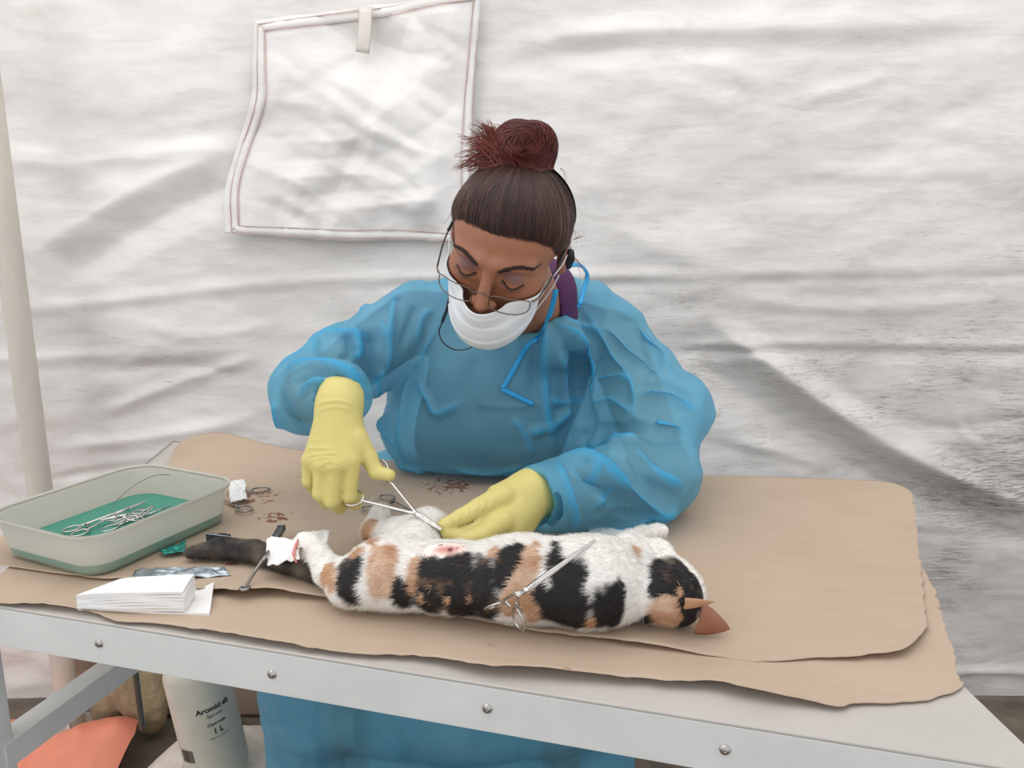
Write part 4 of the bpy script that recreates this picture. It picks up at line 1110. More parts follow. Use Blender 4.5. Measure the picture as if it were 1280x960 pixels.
GV, GF = surface_nets(sd_gown, (-.55, .98, .07), (.48, 1.86, 1.30), 0.0042)
# open the cuffs: drop the faces across the wrists
bvg = bvh_of(GV, GF)
GN = vert_normals(GV, GF)
FOLDS = [
 ([(727, 379), (758, 431), (770, 451), (790, 478), (794, 526)], .012, .009), ([(690, 400), (731, 430), (740, 474), (732, 506)], .016, .010),
 ([(700, 420), (722, 455), (728, 500), (725, 540)], .020, -.016), ([(735, 476), (770, 470), (792, 478)], .012, .009), ([(736, 505), (765, 500), (795, 520)], .014, .008),
 ([(732, 510), (736, 534), (727, 560)], .02, -.012), ([(798, 490), (837, 494), (868, 516)], .012, .009), ([(800, 478), (835, 482), (866, 500)], .014, -.008),
 ([(810, 526), (832, 530), (856, 540)], .013, .010), ([(806, 540), (835, 548), (852, 542)], .012, -.008), ([(731, 557), (770, 552), (806, 545)], .013, .010),
 ([(740, 540), (770, 536), (810, 530)], .014, -.009), ([(700, 572), (735, 578), (766, 597), (822, 637), (850, 642)], .014, .012), ([(712, 590), (760, 612), (810, 648)], .018, -.010),
 ([(794, 557), (820, 590), (853, 612)], .014, .010), ([(780, 565), (805, 598), (838, 622)], .014, -.008), ([(695, 577), (708, 615), (720, 662)], .010, .008), ([(683, 597), (690, 660)], .008, -.007),
 ([(742, 632), (755, 622), (772, 608)], .010, .007), ([(710, 590), (735, 600), (752, 575)], .012, .007), ([(760, 660), (800, 655), (850, 630)], .014, .008), ([(770, 642), (810, 650), (845, 650)], .012, -.007),
 ([(790, 400), (820, 430), (850, 480)], .014, .007), ([(750, 400), (790, 440), (830, 470)], .012, .006), ([(805, 415), (820, 450), (812, 480)], .010, -.006), ([(770, 395), (800, 405), (830, 440)], .010, -.005),
 ([(700, 395), (720, 405), (760, 415)], .010, .006), ([(745, 455), (757, 440), (768, 452)], .010, .006),
 ([(683, 390), (681, 440), (680, 500), (690, 560)], .012, .008), ([(672, 400), (668, 450), (668, 500)], .018, -.006), ([(681, 498), (705, 502), (731, 496)], .012, .008),
 ([(655, 542), (690, 530), (719, 508)], .014, .008), ([(640, 520), (655, 542), (665, 570)], .012, .006), ([(553, 392), (530, 440), (507, 482), (500, 540), (508, 580)], .008, .006),
 ([(520, 477), (535, 500), (547, 517), (580, 500)], .012, .007), ([(463, 407), (462, 450), (466, 500), (475, 530)], .018, -.014), ([(480, 460), (470, 480), (478, 520), (500, 560)], .014, .009),
 ([(475, 400), (485, 430), (480, 470)], .014, .007), ([(495, 350), (490, 390), (485, 430)], .012, .007), ([(520, 380), (510, 410), (500, 440)], .012, -.006), ([(540, 385), (527, 400), (520, 430)], .01, .006),
 ([(387, 453), (400, 423), (437, 417), (463, 420)], .012, .008), ([(443, 408), (450, 440), (440, 450)], .012, .009), ([(430, 410), (436, 440), (425, 452)], .010, -.007),
 ([(345, 463), (370, 445), (413, 417), (437, 395)], .012, .007), ([(347, 472), (387, 456), (430, 466), (456, 487)], .014, .012), ([(360, 482), (400, 468), (440, 476)], .010, -.008),
 ([(372, 495), (403, 474), (455, 488)], .010, .007), ([(493, 350), (470, 370), (447, 390)], .012, .007), ([(505, 372), (480, 385), (455, 402)], .012, -.007),
 ([(345, 500), (350, 530), (372, 548)], .014, .009), ([(352, 490), (365, 520), (385, 540)], .012, -.008), ([(560, 585), (610, 592), (660, 580)], .012, .006), ([(480, 560), (520, 585), (560, 598)], .012, .007),
 ([(590, 505), (640, 508), (700, 500)], .006, .003), ([(600, 440), (590, 480), (600, 540)], .03, -.005), ([(700, 440), (715, 480), (708, 540)], .02, .006)]
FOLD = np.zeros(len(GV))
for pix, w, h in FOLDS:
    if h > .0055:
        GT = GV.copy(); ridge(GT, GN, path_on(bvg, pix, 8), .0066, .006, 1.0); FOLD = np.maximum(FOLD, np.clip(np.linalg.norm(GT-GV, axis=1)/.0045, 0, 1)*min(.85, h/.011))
for pix, w, h in FOLDS: ridge(GV, GN, path_on(bvg, pix, 8), w*.95, h*1.3, 1.0)
GN = vert_normals(GV, GF)
# puckers at the elastic cuff on the left, crumple everywhere
d1 = np.linalg.norm(GV-CUL, axis=1); vv = GV-CUL; an = np.arctan2(vv[:, 0], vv[:, 1]+vv[:, 2])
GV += GN*(np.clip((.062-d1)/.03, 0, 1)*.0022*np.sin(an*30))[:, None]
wq = .35*np.stack([vnoise(GV*9+k*7, 61) for k in range(3)], 1)
side = GV[:, 0] > .06
armL = GV[:, 0] < -.20
sm = lambda x: np.clip(x, 0, 1)**2*(3-2*np.clip(x, 0, 1))
wR = sm((GV[:, 0]-.05)/.07); wL = sm((-.13-GV[:, 0])/.07)
def part(w, specs, seed):
    o = np.zeros(len(GV)); m = w > 0; o[m] = creases(GV[m], specs, seed); return o*w
kR = part(wR, [((-.5, .2, .9), 17, .0100), ((.6, .3, .75), 14, .0080), ((.1, .3, 1), 25, .0050), ((-1, 0, .5), 27, .0042), ((.8, .2, -.6), 46, .0018), ((0, .2, 1), 60, .0012)], 71)
kL = part(wL, [((.9, -.3, .45), 17, .0085), ((-.4, .2, .9), 16, .0080), ((1, 0, -.5), 26, .0042), ((.2, .6, 1), 30, .0034), ((.9, .1, .2), 52, .0016)], 83)
kT = part((1-wR)*(1-wL), [((1, 0, .15), 11, .0075), ((.75, 0, .7), 9, .0055), ((-.5, 0, 1), 10, .0045), ((1, 0, -.3), 25, .0026), ((.3, 0, 1), 34, .0012)], 97)
kk = kR+kL+kT
cr = fbm(GV*np.array((13, 13, 9))+3.1, 3, 31, True)
armw = np.clip((np.abs(GV[:, 0]+.03)-.10)/.06, 0, 1)
neckd = np.clip((np.linalg.norm(GV-(NB+np.array((0, -.01, .02))), axis=1)-.105)/.05, .03, 1)
cuffd = np.clip(np.linalg.norm(GV-CUL, axis=1)/.05-.45, .1, 1)*np.clip(np.linalg.norm(GV-CUR, axis=1)/.05-.6, .08, 1)
GV += GN*((kk*1.7+cr*.0012)*neckd*cuffd)[:, None]
lowf = np.clip((.84-GV[:, 2])/.05, 0, 1)
GV += GN*(lowf*.007*fbm(np.stack([GV[:, 0]*16, GV[:, 1]*9, GV[:, 2]*1.5], 1), 3, 51, True))[:, None]
def drop(V, F, fn): k = ~fn(V)[F].any(1); return F[k]
nR = (CUR-W(700, 618, 1.045)); nR /= np.linalg.norm(nR)
dL = W(417, 545, .995)-CUL; dL /= np.linalg.norm(dL)
def cutL(V):
    r = V-WRL; t = r@dL; rad = np.linalg.norm(r-t[:, None]*dL, axis=1); return (rad < .0345) & (t > -.03) & (t < .07)
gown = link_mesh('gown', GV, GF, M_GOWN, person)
md = gown.modifiers.new('s', 'SMOOTH'); md.factor = 0.5; md.iterations = 2
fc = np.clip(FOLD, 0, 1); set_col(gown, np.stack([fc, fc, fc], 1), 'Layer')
# neck binding, dangling tie
bvg = bvh_of(GV, GF)
def on_gown(pix, n=8, out=.003):
    P = []
    for (u, v) in catmull([np.array(p, float) for p in pix], n):
        h = hit(bvg, u, v)
        if h is not None: P.append(h+(np.array((0, 0, CAM_Z))-h)/np.linalg.norm(h-np.array((0, 0, CAM_Z)))*out)
    return P
def band(P, r, name='tie'):
    bm = bmesh.new(); add_tube(bm, P, r, 8, flat=.28, up=(0.2, -1, .4)); return bm_obj(name, bm, M_GBAND, gown, True)
band(catmull([W(695, 362, 1.13), W(690, 384, 1.15), W(684, 400, 1.175)]+on_gown([(674, 419), (671, 424)], 1), 4)[:-1]+on_gown([(671, 424), (660, 432), (646, 455), (634, 476), (628, 486)]), .0042)
band(on_gown([(627, 486), (640, 492), (652, 498), (667, 505)]), .0042)
band(catmull([W(706, 335, 1.20), W(716, 331, 1.25), W(728, 333, 1.30), W(734, 345, 1.33), W(730, 362, 1.31), W(725, 380, 1.275)], 6), .0042, 'neck_binding')
band([p for p in on_gown([(725, 382), (712, 384), (700, 388), (688, 396), (672, 408), (650, 416)])], .0036, 'neck_binding')
# retainer cord loop hanging under the mask
Pc = [pb]+[W(u, v, 1.195) for u, v in ((549, 415), (554, 428), (568, 437), (585, 436), (596, 428))]
bm = bmesh.new(); add_tube(bm, catmull(Pc, 6), .0011, 6); bm_obj('cord', bm, M_BLK, gl, True)

# ---- gloves
m, nt, b = new_mat('yellow_latex'); n = noise(nt, 12, 4); c = ramp(nt, n.outputs['Fac'], [(.3, srgb(206, 192, 112)), (.7, srgb(214, 201, 126))]).outputs[0]; nt.links.new(c, b.inputs['Base Color'])
b.inputs['Roughness'].default_value = 0.5; b.inputs['Subsurface Weight'].default_value = .1; b.inputs['Subsurface Scale'].default_value = .01
w_ = noise(nt, 40, 5, .6, (.5, 1, 2.2), (0, .3, 0), typ='RIDGED_MULTIFRACTAL'); bump(nt, b, w_.outputs['Fac'], .16, .002); M_GLV = m
def glove(H, wr, out, folds, ext=.022):
    d0 = wr+out*ext
    def f(P):
        d = sd_hand(P, H); d = smin(d, sd_cone(P, wr-out*.01, d0, .027, .0305), .012); 
        return smax(d, (P-d0)@out.astype(np.float32), .003)
    pts = np.array([wpt(p) for fc in H['fingers'] for p in fc]+[wpt(a[0]) for a in H['palm']]+[d0])
    V, F = surface_nets(f, pts.min(0)-.035, pts.max(0)+.035, .0019)
    bv = bvh_of(V, F); N = vert_normals(V, F)
    for pix, w, h in folds: ridge(V, N, path_on(bv, pix, 6), w, h, 1.2)
    return V, F
oL = (WRL-wpt((412, 560, .985))); oL /= np.linalg.norm(oL)
GL_V, GL_F = glove(HAND_L, WRL, oL, [([(380, 562), (395, 560), (415, 561)], .003, .0014), ([(381, 571), (400, 568), (425, 566)], .003, .0016), ([(384, 578), (402, 572), (424, 575)], .003, .0013), ([(396, 585), (412, 577), (432, 583)], .003, .0014),
   ([(378, 552), (392, 550), (405, 549)], .003, .0010), ([(392, 508), (408, 502), (430, 502), (449, 512)], .004, .0016), ([(394, 517), (410, 510), (430, 510), (450, 519)], .003, .0012), ([(405, 590), (420, 584), (436, 590)], .003, .0012)])
link_mesh('glove', GL_V, GL_F, M_GLV, person)
oR = (W(700, 616, 1.05)-WRR); oR /= np.linalg.norm(oR)
GR_V, GR_F = glove(HAND_R, WRR, oR, [([(602, 618), (606, 628), (602, 640)], .003, .0012), ([(592, 622), (597, 631), (592, 642)], .003, .0012), ([(580, 632), (585, 640), (582, 648)], .0028, .0010), ([(570, 638), (575, 645), (571, 653)], .0026, .0010),
   ([(560, 645), (565, 651), (562, 659)], .0024, .0009), ([(610, 615), (616, 626), (612, 640)], .003, .0010), ([(646, 598), (654, 612), (656, 632)], .003, .0012), ([(570, 660), (585, 656), (598, 648)], .0035, -.005)], .05)
link_mesh('glove', GR_V, GR_F, M_GLV, person)
for wr, d in ((WRL, oL),):   # rolled cuff bead
    c = wr+d*.0215; a = np.cross(d, (0, 0, 1)); a /= np.linalg.norm(a); b2 = np.cross(d, a)
    bm = bmesh.new(); add_tube(bm, [c+(a*math.cos(t)+b2*math.sin(t))*.0300 for t in np.linspace(0, 2*math.pi, 33)[:-1]], .0014, 8, closed=True); bm_obj('glove_cuff', bm, M_GLV, person, True)
# ================================================================== CAT
PZ = PAPER
def Bp(u, v, r): return G(u, v, PZ+r)
cat = empty('cat', Bp(640, 740, 0.0), 'anaesthetised calico cat lying on its back on the brown kraft paper', 'cat')
C_HIP = Bp(484, 714, .040); C_WA = Bp(560, 722, .040); C_RIB = Bp(650, 723, .046); C_CH = Bp(740, 727, .049); C_NK = Bp(797, 738, .037); C_HD = Bp(842, 743, .036)
T_ = [Bp(440, 722, .020), Bp(400, 716, .014), Bp(360, 704, .0135), Bp(318, 690, .0145), Bp(278, 686, .0150), Bp(240, 691, .0115)]
NL = [Bp(500, 722, .036), Bp(440, 728, .028), Bp(414, 716, .030), G(397, 694, PZ+.034), G(385, 684, PZ+.034)]
FL = [Bp(520, 690, .040), G(535, 664, PZ+.046), G(500, 668, PZ+.040), G(466, 664, PZ+.030), G(476, 640, PZ+.034), G(479, 626, PZ+.036)]
AN = [G(765, 700, PZ+.070), G(796, 692, PZ+.072), G(822, 690, PZ+.066)]
AF = [G(785, 690, PZ+.05), G(802, 672, PZ+.030), G(822, 664, PZ+.022)]
EX = np.array((1., 0, 0))
def sd_cat(P):
    f = lambda a, b_, ra, rb: sd_cone(P*np.array((1, 1, 1.10), np.float32), np.array(a)*(1, 1, 1.10), np.array(b_)*(1, 1, 1.10), ra, rb)
    d = f(C_HIP, C_WA, .044, .041); d = smin(d, f(C_WA, C_RIB, .041, .050), .02); d = smin(d, f(C_RIB, C_CH, .050, .054), .02)
    d = smin(d, f(C_CH, C_NK, .050, .036), .02)
    d = smin(d, chain(P, NL[:3], [.036, .028, .018], .01), .02); d = smin(d, chain(P, NL[2:], [.018, .0150, .0195], .006), .008)
    d = smin(d, chain(P, FL[:3], [.034, .028, .020], .01), .02); d = smin(d, chain(P, FL[2:], [.020, .0150, .0125, .0150], .006), .012)
    for c, dirs in ((NL[4], ((-.006, .004, .008), (-.011, -.004, .003), (-.007, .010, -.001), (-.009, -.008, -.006))), (FL[5], ((-.005, .002, .006), (.004, .004, .007), (.0, .006, .005)))):
        for q in dirs: d = smin(d, sd_sphere(P, c+np.array(q)*1.25, .0085), .004)
    d = smin(d, chain(P, AN, [.024, .0165, .0165], .01), .008); d = smin(d, chain(P, AF, [.022, .0125, .0115], .01), .012)
    for c in (AN[-1], AF[-1]):
        for q in ((.008, -.003, .002), (.008, .005, .0), (.006, 0, -.006)): d = smin(d, sd_sphere(P, c+np.array(q), .0068), .004)
    # head, face turned up and away
    h = sd_ell(P, C_HD, (.036, .036, .036)); h = smin(h, sd_ell(P, C_HD+(-.004, .022, .018), (.024, .022, .018)), .016)
    h = smin(h, sd_ell(P, C_HD+(-.014, .036, .022), (.014, .013, .011)), .010)
    h = smin(h, sd_ell(P, C_HD+(-.014, .008, .012), (.022, .026, .022)), .012)
    d = smin(d, h, .018)
    d = smin(d, chain(P, T_, [.018, .014, .0135, .0150, .0150, .0085], .006), .012)
    # shaved hollow with the incision
    d = smax(d, -(sd_ell(P, G(556, 688, PZ+.085), (.020, .012, .008))), .010)
    return smax(d, PZ+.0006-P[:, 2], .006)
CV, CF = surface_nets(sd_cat, (-.44, .70, PZ-.01), (.26, 1.06, PZ+.14), 0.0030)
cb = bvh_of(CV, CF)
CN = vert_normals(CV, CF)
WHT, BLK, ORG, TAB, PNK = [np.array(srgb(*c)[:3]) for c in ((250, 246, 240), (36, 32, 32), (204, 158, 122), (120, 106, 92), (226, 184, 172))]
PATCH = []
def patch(u, v, r, c, sx=1.0, hard=1.0):
    h = hit(cb, u, v)
    if h is None: return
    PATCH.append((h, r*.00098, c, sx, hard))
for a in [  # (u, v, radius px, colour, stretch)
 (438, 722, 20, BLK), (447, 706, 9, BLK), (430, 735, 9, BLK), (410, 714, 13, ORG), (415, 726, 10, ORG), (480, 700, 20, ORG), (478, 722, 17, ORG), (462, 664, 15, ORG), (448, 690, 10, ORG), (470, 675, 10, ORG),
 (505, 745, 13, BLK), (517, 728, 9, ORG), (520, 706, 9, ORG), (540, 712, 17, BLK), (560, 722, 24, BLK), (540, 742, 20, BLK), (585, 712, 18, BLK), (600, 735, 26, BLK), (575, 752, 20, BLK), (610, 758, 20, BLK), (540, 735, 7, ORG), (562, 750, 7, ORG), (530, 748, 7, ORG), (590, 748, 6, ORG),
 (640, 700, 18, BLK), (650, 684, 8, BLK), (628, 716, 14, BLK), (620, 688, 8, ORG), (664, 700, 14, ORG), (655, 722, 16, ORG), (645, 742, 15, ORG), (636, 757, 10, ORG), (672, 682, 6, ORG), (668, 765, 12, ORG),
 (700, 712, 16, BLK), (697, 692, 9, BLK), (696, 680, 5, BLK), (712, 735, 24, BLK), (700, 758, 22, BLK), (722, 765, 18, BLK), (680, 745, 12, BLK), (728, 720, 10, BLK),
 (770, 752, 14, BLK), (776, 742, 8, BLK), (755, 768, 15, BLK), (768, 772, 12, BLK), (790, 783, 13, ORG), (742, 778, 8, ORG),
 (830, 710, 12, BLK), (835, 725, 19, BLK), (850, 712, 15, BLK), (862, 728, 16, BLK), (823, 735, 10, BLK), (833, 762, 18, ORG), (845, 775, 12, ORG), (862, 755, 13, BLK), (860, 778, 15, BLK), (845, 785, 8, BLK), (873, 745, 10, BLK), (842, 703, 7, TAB), (812, 775, 8, BLK), (852, 740, 5, ORG), (880, 775, 12, ORG),
 (798, 690, 6, ORG)]: patch(*a)
def cat_col(P, seed=3):
    c = np.tile(WHT, (len(P), 1)); nz = fbm(P*np.array((75, 75, 40)), 3, seed)*.55
    best = np.full(len(P), 9.0); which = np.zeros((len(P), 3))
    for h, r, colr, sx, hard in PATCH:
        q = (P-h)/r; d = np.sqrt(q[:, 0]**2+(q[:, 1]*.75)**2+(q[:, 2]*.5)**2)
        m = d < best; best = np.where(m, d, best); which[m] = colr
    w = np.clip((1.02-best+nz*.8)/.22, 0, 1)[:, None]; c = c*(1-w)+which*w
    og = ((which-ORG)**2).sum(1) < 1e-4; fade = np.clip(fbm(P*np.array((60, 60, 40)), 3, 19)*1.2+.35, 0, .75)[:, None]*w*og[:, None]; c = c*(1-fade)+np.array(srgb(232, 206, 180)[:3])*fade
    # mottling in dark parts
    mot = np.clip((fbm(P*90, 3, 9)-.25)*3, 0, 1)[:, None]*(which.sum(1) < .2)[:, None]*w*((P[:, 0] < -.01) | (P[:, 0] > .17))[:, None]; c = c*(1-mot*.5)+ORG*mot*.5*.6
    # tail
    tw = np.clip((W(418, 712, .9)[0]-P[:, 0])/.01, 0, 1)*(P[:, 2] < PZ+.033)*(np.abs(P[:, 1]-np.interp(P[:, 0], [t[0] for t in T_[::-1]], [t[1] for t in T_[::-1]])) < .022)
    tc = BLK*1.2*(1-np.clip(fbm(P*45, 3, 2)+.35, 0, 1)[:, None])+TAB*np.clip(fbm(P*45, 3, 2)+.35, 0, 1)[:, None]
    c = c*(1-tw[:, None])+tc*tw[:, None]
    # cream shading of the fur on the near hind paw, bare pink belly
    inc = hit(cb, 557, 687)
    if inc is not None:
        n2 = fbm(P*110, 3, 12)
        d = np.linalg.norm((P-inc)/np.array((.030, .014, .012)), axis=1)+n2*.35; c = blend(c, (1.05-d)*1.3, PNK)
        d = np.linalg.norm((P-inc)/np.array((.018, .007, .007)), axis=1)+n2*.5; c = blend(c, (.95-d)*1.2, srgb(206, 128, 122))
        for (u, v, r) in ((551, 681, .0028), (563, 687, .0040), (571, 685, .0022)):
            k = hit(cb, u, v)
            if k is not None: c = blend(c, (1.1-np.linalg.norm(P-k, axis=1)/r+n2*.4)*1.5, srgb(120, 40, 44))
    return c
col = cat_col(CV); M_FURB = vcol_mat('cat_coat', 0.75, 0.5, 260)
set_col(link_mesh('body', CV, CF, M_FURB, cat), col)
# fur blades
nf = 120000
tri = np.concatenate([CF[:, [0, 1, 2]], CF[:, [0, 2, 3]]]); ar = np.linalg.norm(np.cross(CV[tri[:, 1]]-CV[tri[:, 0]], CV[tri[:, 2]]-CV[tri[:, 0]]), axis=1)
pick = rng.choice(len(tri), nf, p=ar/ar.sum()); r1 = rng.random(nf); r2 = rng.random(nf); fl = r1+r2 > 1; r1[fl] = 1-r1[fl]; r2[fl] = 1-r2[fl]
T0 = tri[pick]; P0 = CV[T0[:, 0]]+(CV[T0[:, 1]]-CV[T0[:, 0]])*r1[:, None]+(CV[T0[:, 2]]-CV[T0[:, 0]])*r2[:, None]; N0 = CN[T0[:, 0]]
kp = (P0[:, 2] > PZ+.004) & ((np.linalg.norm((P0-hit(cb, 557, 687))/np.array((.024, .014, .012)), axis=1)) > 1); P0 = P0[kp]; N0 = N0[kp]; nf = len(P0)
lay = np.stack([-np.ones(nf), rng.normal(0, .35, nf), np.zeros(nf)-.25], 1)+rng.normal(0, .35, (nf, 3))
# flow is from the head to the tail, and along each leg
lay -= N0*np.einsum('ij,ij->i', lay, N0)[:, None]; lay /= np.linalg.norm(lay, axis=1)[:, None]
clump = fbm(P0*70, 2, 8)[:, None]
ln = .0085*(0.6+.8*rng.random(nf)); ln[P0[:, 0] > .19] *= .55; ln[P0[:, 0] < C_HIP[0]-.045] *= .8
dist_paw = np.minimum(np.linalg.norm(P0-NL[4], axis=1), np.minimum(np.linalg.norm(P0-FL[5], axis=1), np.linalg.norm(P0-AN[2], axis=1))); ln[dist_paw < .03] *= .45
tip = P0+(lay*.86+N0*(.30+.25*clump))*ln[:, None]; tip[:, 2] = np.maximum(tip[:, 2], PZ+.0008)
sd = np.cross(lay, N0); wd = .00034*(0.6+.8*rng.random(nf))[:, None]
FV = np.empty((nf*3, 3)); FV[0::3] = P0-sd*wd; FV[1::3] = P0+sd*wd; FV[2::3] = tip
fc = cat_col(P0)*(.82+.34*rng.random(nf))[:, None]; FC = np.repeat(fc, 3, 0)
me = bpy.data.meshes.new('fur'); me.vertices.add(nf*3); me.vertices.foreach_set('co', FV.ravel()); me.loops.add(nf*3); me.loops.foreach_set('vertex_index', np.arange(nf*3, dtype=np.int32))
me.polygons.add(nf); me.polygons.foreach_set('loop_start', np.arange(0, nf*3, 3, dtype=np.int32)); me.update(calc_edges=True); me.materials.append(vcol_mat('fur_strand', 0.6))
o = bpy.data.objects.new('fur', me); COL.objects.link(o); set_parent(o, cat); o['kind'] = 'stuff'; set_col(o, np.clip(FC, 0, 1))
# ears: hollow cones pointing to the right of the photo
def ear(base, tip_, wid, up, mat_in, mat_out):
    base = np.array(base); tip_ = np.array(tip_); ax = tip_-base; L = np.linalg.norm(ax); ax /= L
    s = np.cross(ax, up); s /= np.linalg.norm(s); n_ = np.cross(s, ax)
    bm = bmesh.new(); rows = []
    for i in range(9):
        t = i/8; w = wid*(1-t)**.75*(1+.15*math.sin(t*3)); row = []
        for j in range(9):
            a = (j/8-.5)*2.3; row.append(bm.verts.new(Vector(base+ax*L*t+s*math.sin(a)*w+n_*(math.cos(a)-.5)*w*.75)))
        rows.append(row)
    for i in range(8):
        for j in range(8): bm.faces.new((rows[i][j], rows[i][j+1], rows[i+1][j+1], rows[i+1][j]))
    o = bm_obj('ear', bm, mat_in, cat, True); md = o.modifiers.new('s', 'SOLIDIFY'); md.thickness = .0016; md.offset = 0; return o
M_EAR = simple('ear_skin', srgb(142, 94, 70), 0.7, var=0.12, vscale=60, Subsurface_Weight=0.15, Subsurface_Scale=0.01)
M_EAR2 = simple('ear_fur', srgb(186, 140, 108), 0.8, var=0.15, vscale=80)
ear(G(855, 752, PZ+.050), G(892, 752, PZ+.052), .019, (-.3, -.5, -.8), M_EAR2, M_EAR)
ear(G(872, 772, PZ+.022), G(912, 786, PZ+.010), .019, (.1, -.9, .45), M_EAR, M_EAR)
# closed eye, nose, whiskers
e = hit(cb, 852, 716)
if e is not None:
    bm = bmesh.new(); add_tube(bm, [x for x in path_on(cb, [(846, 712), (853, 715), (860, 720)], 5)], .0009, 6); bm_obj('eyelid', bm, M_BLK, cat)
bm = bmesh.new(); bmesh.ops.create_icosphere(bm, subdivisions=2, radius=.0036, matrix=Matrix.Translation(tuple(C_HD+(-.016, .048, .026)))); bm_obj('nose', bm, simple('cat_nose', srgb(196, 130, 120), .5), cat, True)
bm = bmesh.new()
for i in range(9):
    a = C_HD+np.array((-.013, .040, .028)); d = np.array((random.uniform(-.3, 1), random.uniform(-.2, .5), random.uniform(.3, 1))); d /= np.linalg.norm(d); add_tube(bm, [a, a+d*.014, a+d*.028+(0, 0, -.003)], [.0003, .0002, .0001], 3)
bm_obj('whiskers', bm, simple('whisker', srgb(235, 232, 225), .5), cat)

# ================================================================== INSTRUMENTS
def hemostat(name, label, cat_, tip, piv, rA, rB, rr, nrm, mat=None, thick=.0021, group=None, open_=.0):
    """ring handled instrument: jaws at tip, screw at piv, ring centres rA and rB, ring radius rr, nrm = plane normal"""
    mat = mat or M_STEEL; tip, piv, rA, rB = [np.array(x, float) for x in (tip, piv, rA, rB)]; nrm = np.array(nrm, float); nrm /= np.linalg.norm(nrm)
    root = empty(name, piv, label, cat_, group)
    ax = tip-piv; L = np.linalg.norm(ax); ax /= L; s = np.cross(nrm, ax); s /= np.linalg.norm(s); nn = np.cross(ax, s)
    for k, (r, sg) in enumerate(((rA, 1), (rB, -1))):
        if (r-piv)@s < 0: sg = -1
        else: sg = 1
        bm = bmesh.new()
        # jaw on the other side of the axis past the joint
        off = nn*thick*.5*(1 if k else -1)
        jaw = [piv+s*sg*thick*.9, piv+ax*L*.25-s*sg*(thick*.55+open_*.3), piv+ax*L*.6-s*sg*(thick*.45+open_*.7), tip-s*sg*(.0006+open_)]
        d = piv-r; dl = np.linalg.norm(d); d /= dl
        sh = [r+d*rr*1.05, r+d*(rr*1.6)+s*sg*.0006, piv-ax*.012+(r-piv)@s*s*.16, piv+off*.5]
        add_tube(bm, catmull(sh, 6), [thick*.85]*7+[thick*.9]*6+[thick*1.15]*6, 8, up=tuple(nn), flat=.8)
        add_tube(bm, catmull([piv+off*.5-s*sg*.0]+jaw[1:], 6), [thick*1.5]*4+[thick*1.2]*6+[thick*.95]*5+[thick*.6, thick*.55, thick*.5, thick*.35], 8, up=tuple(nn), flat=.75)
        arm = bm_obj('arm', bm, mat, root, True, 50)
        # ring, in the plane of the instrument
        e1 = d; e2 = np.cross(nn, e1); e2 /= np.linalg.norm(e2)
        bm = bmesh.new(); add_tube(bm, [r+e1*math.cos(t)*rr*1.22+e2*math.sin(t)*rr*.92 for t in np.linspace(0, 2*math.pi, 41)[:-1]], thick*.72, 8, closed=True, up=tuple(nn))
        bm_obj('finger_ring', bm, mat, arm, True)
        # ratchet
        q = r+d*(rr*1.9); bm = bmesh.new(); seg_box(bm, q, q-s*sg*np.clip(abs((rA-rB)@s)*.34, .002, .009), .0022, .0030, .0003); bm_obj('ratchet', bm, mat, arm)
    bm = bmesh.new(); z = Vector(tuple(nn)).to_track_quat('Z', 'X').to_matrix(); add_lathe(bm, [(0, -thick*1.6), (.0022, -thick*1.6), (.0024, -thick*1.2), (.0024, thick*1.2), (.0022, thick*1.6), (0, thick*1.6)], piv, 14, z); bm_obj('screw', bm, mat, root, True, 40)
    return root
# the one in the hand
hemostat('needle_holder', 'shiny needle holder gripped by the yellow gloves with its tip at the incision', 'surgical clamp',
         W(552, 662, .912), W(519, 641, .940), W(474, 586, .998), W(441, 622, .974), .0125, np.cross(W(552, 662, .912)-W(474, 586, .998), W(441, 622, .974)-W(474, 586, .998))*1.0, thick=.0022, open_=.0004)
# lying across the cat
pv = G(664, 744, PZ+.101); 
hemostat('artery_forceps', 'long slim forceps lying across the calico cat with its rings near the paper', 'surgical clamp',
         G(744, 675, PZ+.103), G(656, 739, PZ+.085), G(619, 757, PZ+.043), G(648, 774, PZ+.033), .0125, (-.1, -.75, .6), thick=.0019)
# behind the hind paw
hemostat('haemostat', 'steel clamp lying on the paper behind the raised white hind paw', 'surgical clamp',
         G(560, 655, PZ+.004), G(520, 643, PZ+.004), G(484, 622, PZ+.004), G(464, 636, PZ+.004), .0125, (0, 0, 1), M_DSTEEL)
# by the tray
hemostat('surgical_scissors', 'steel ring-handled scissors lying between the tray corner and the stained paper', 'scissors',
         G(215, 606, PZ+.005), G(262, 616, PZ+.005), G(326, 612, PZ+.004), G(305, 636, PZ+.004), .0125, (0, 0, 1), M_DSTEEL)
# spay hook: rod with knob and clip, on tail
root = empty('spay_hook', G(330, 700, PZ), 'thin steel rod with a small cup end lying over the cat tail', 'surgical tool')
bm = bmesh.new(); a_, b_ = G(350, 664, PZ+.010), G(306, 735, PZ+.012); m_ = G(334, 692, PZ+.033); add_tube(bm, catmull([a_, m_, G(320, 712, PZ+.020), b_], 6), .0021, 8); bm_obj('shaft', bm, M_DSTEEL, root, True, 40)
bm = bmesh.new(); add_tube(bm, [b_+(math.cos(t)*.0050, math.sin(t)*.0050, 0.0) for t in np.linspace(0, 6.283, 25)[:-1]], .0020, 8, closed=True); bm_obj('cup_end', bm, M_DSTEEL, root, True)
bm = bmesh.new(); seg_box(bm, G(344, 674, PZ+.013), G(352, 660, PZ+.013), .009, .007, .001); bm_obj('grip', bm, simple('dark_steel', srgb(84, 92, 92), .4, .7), root)

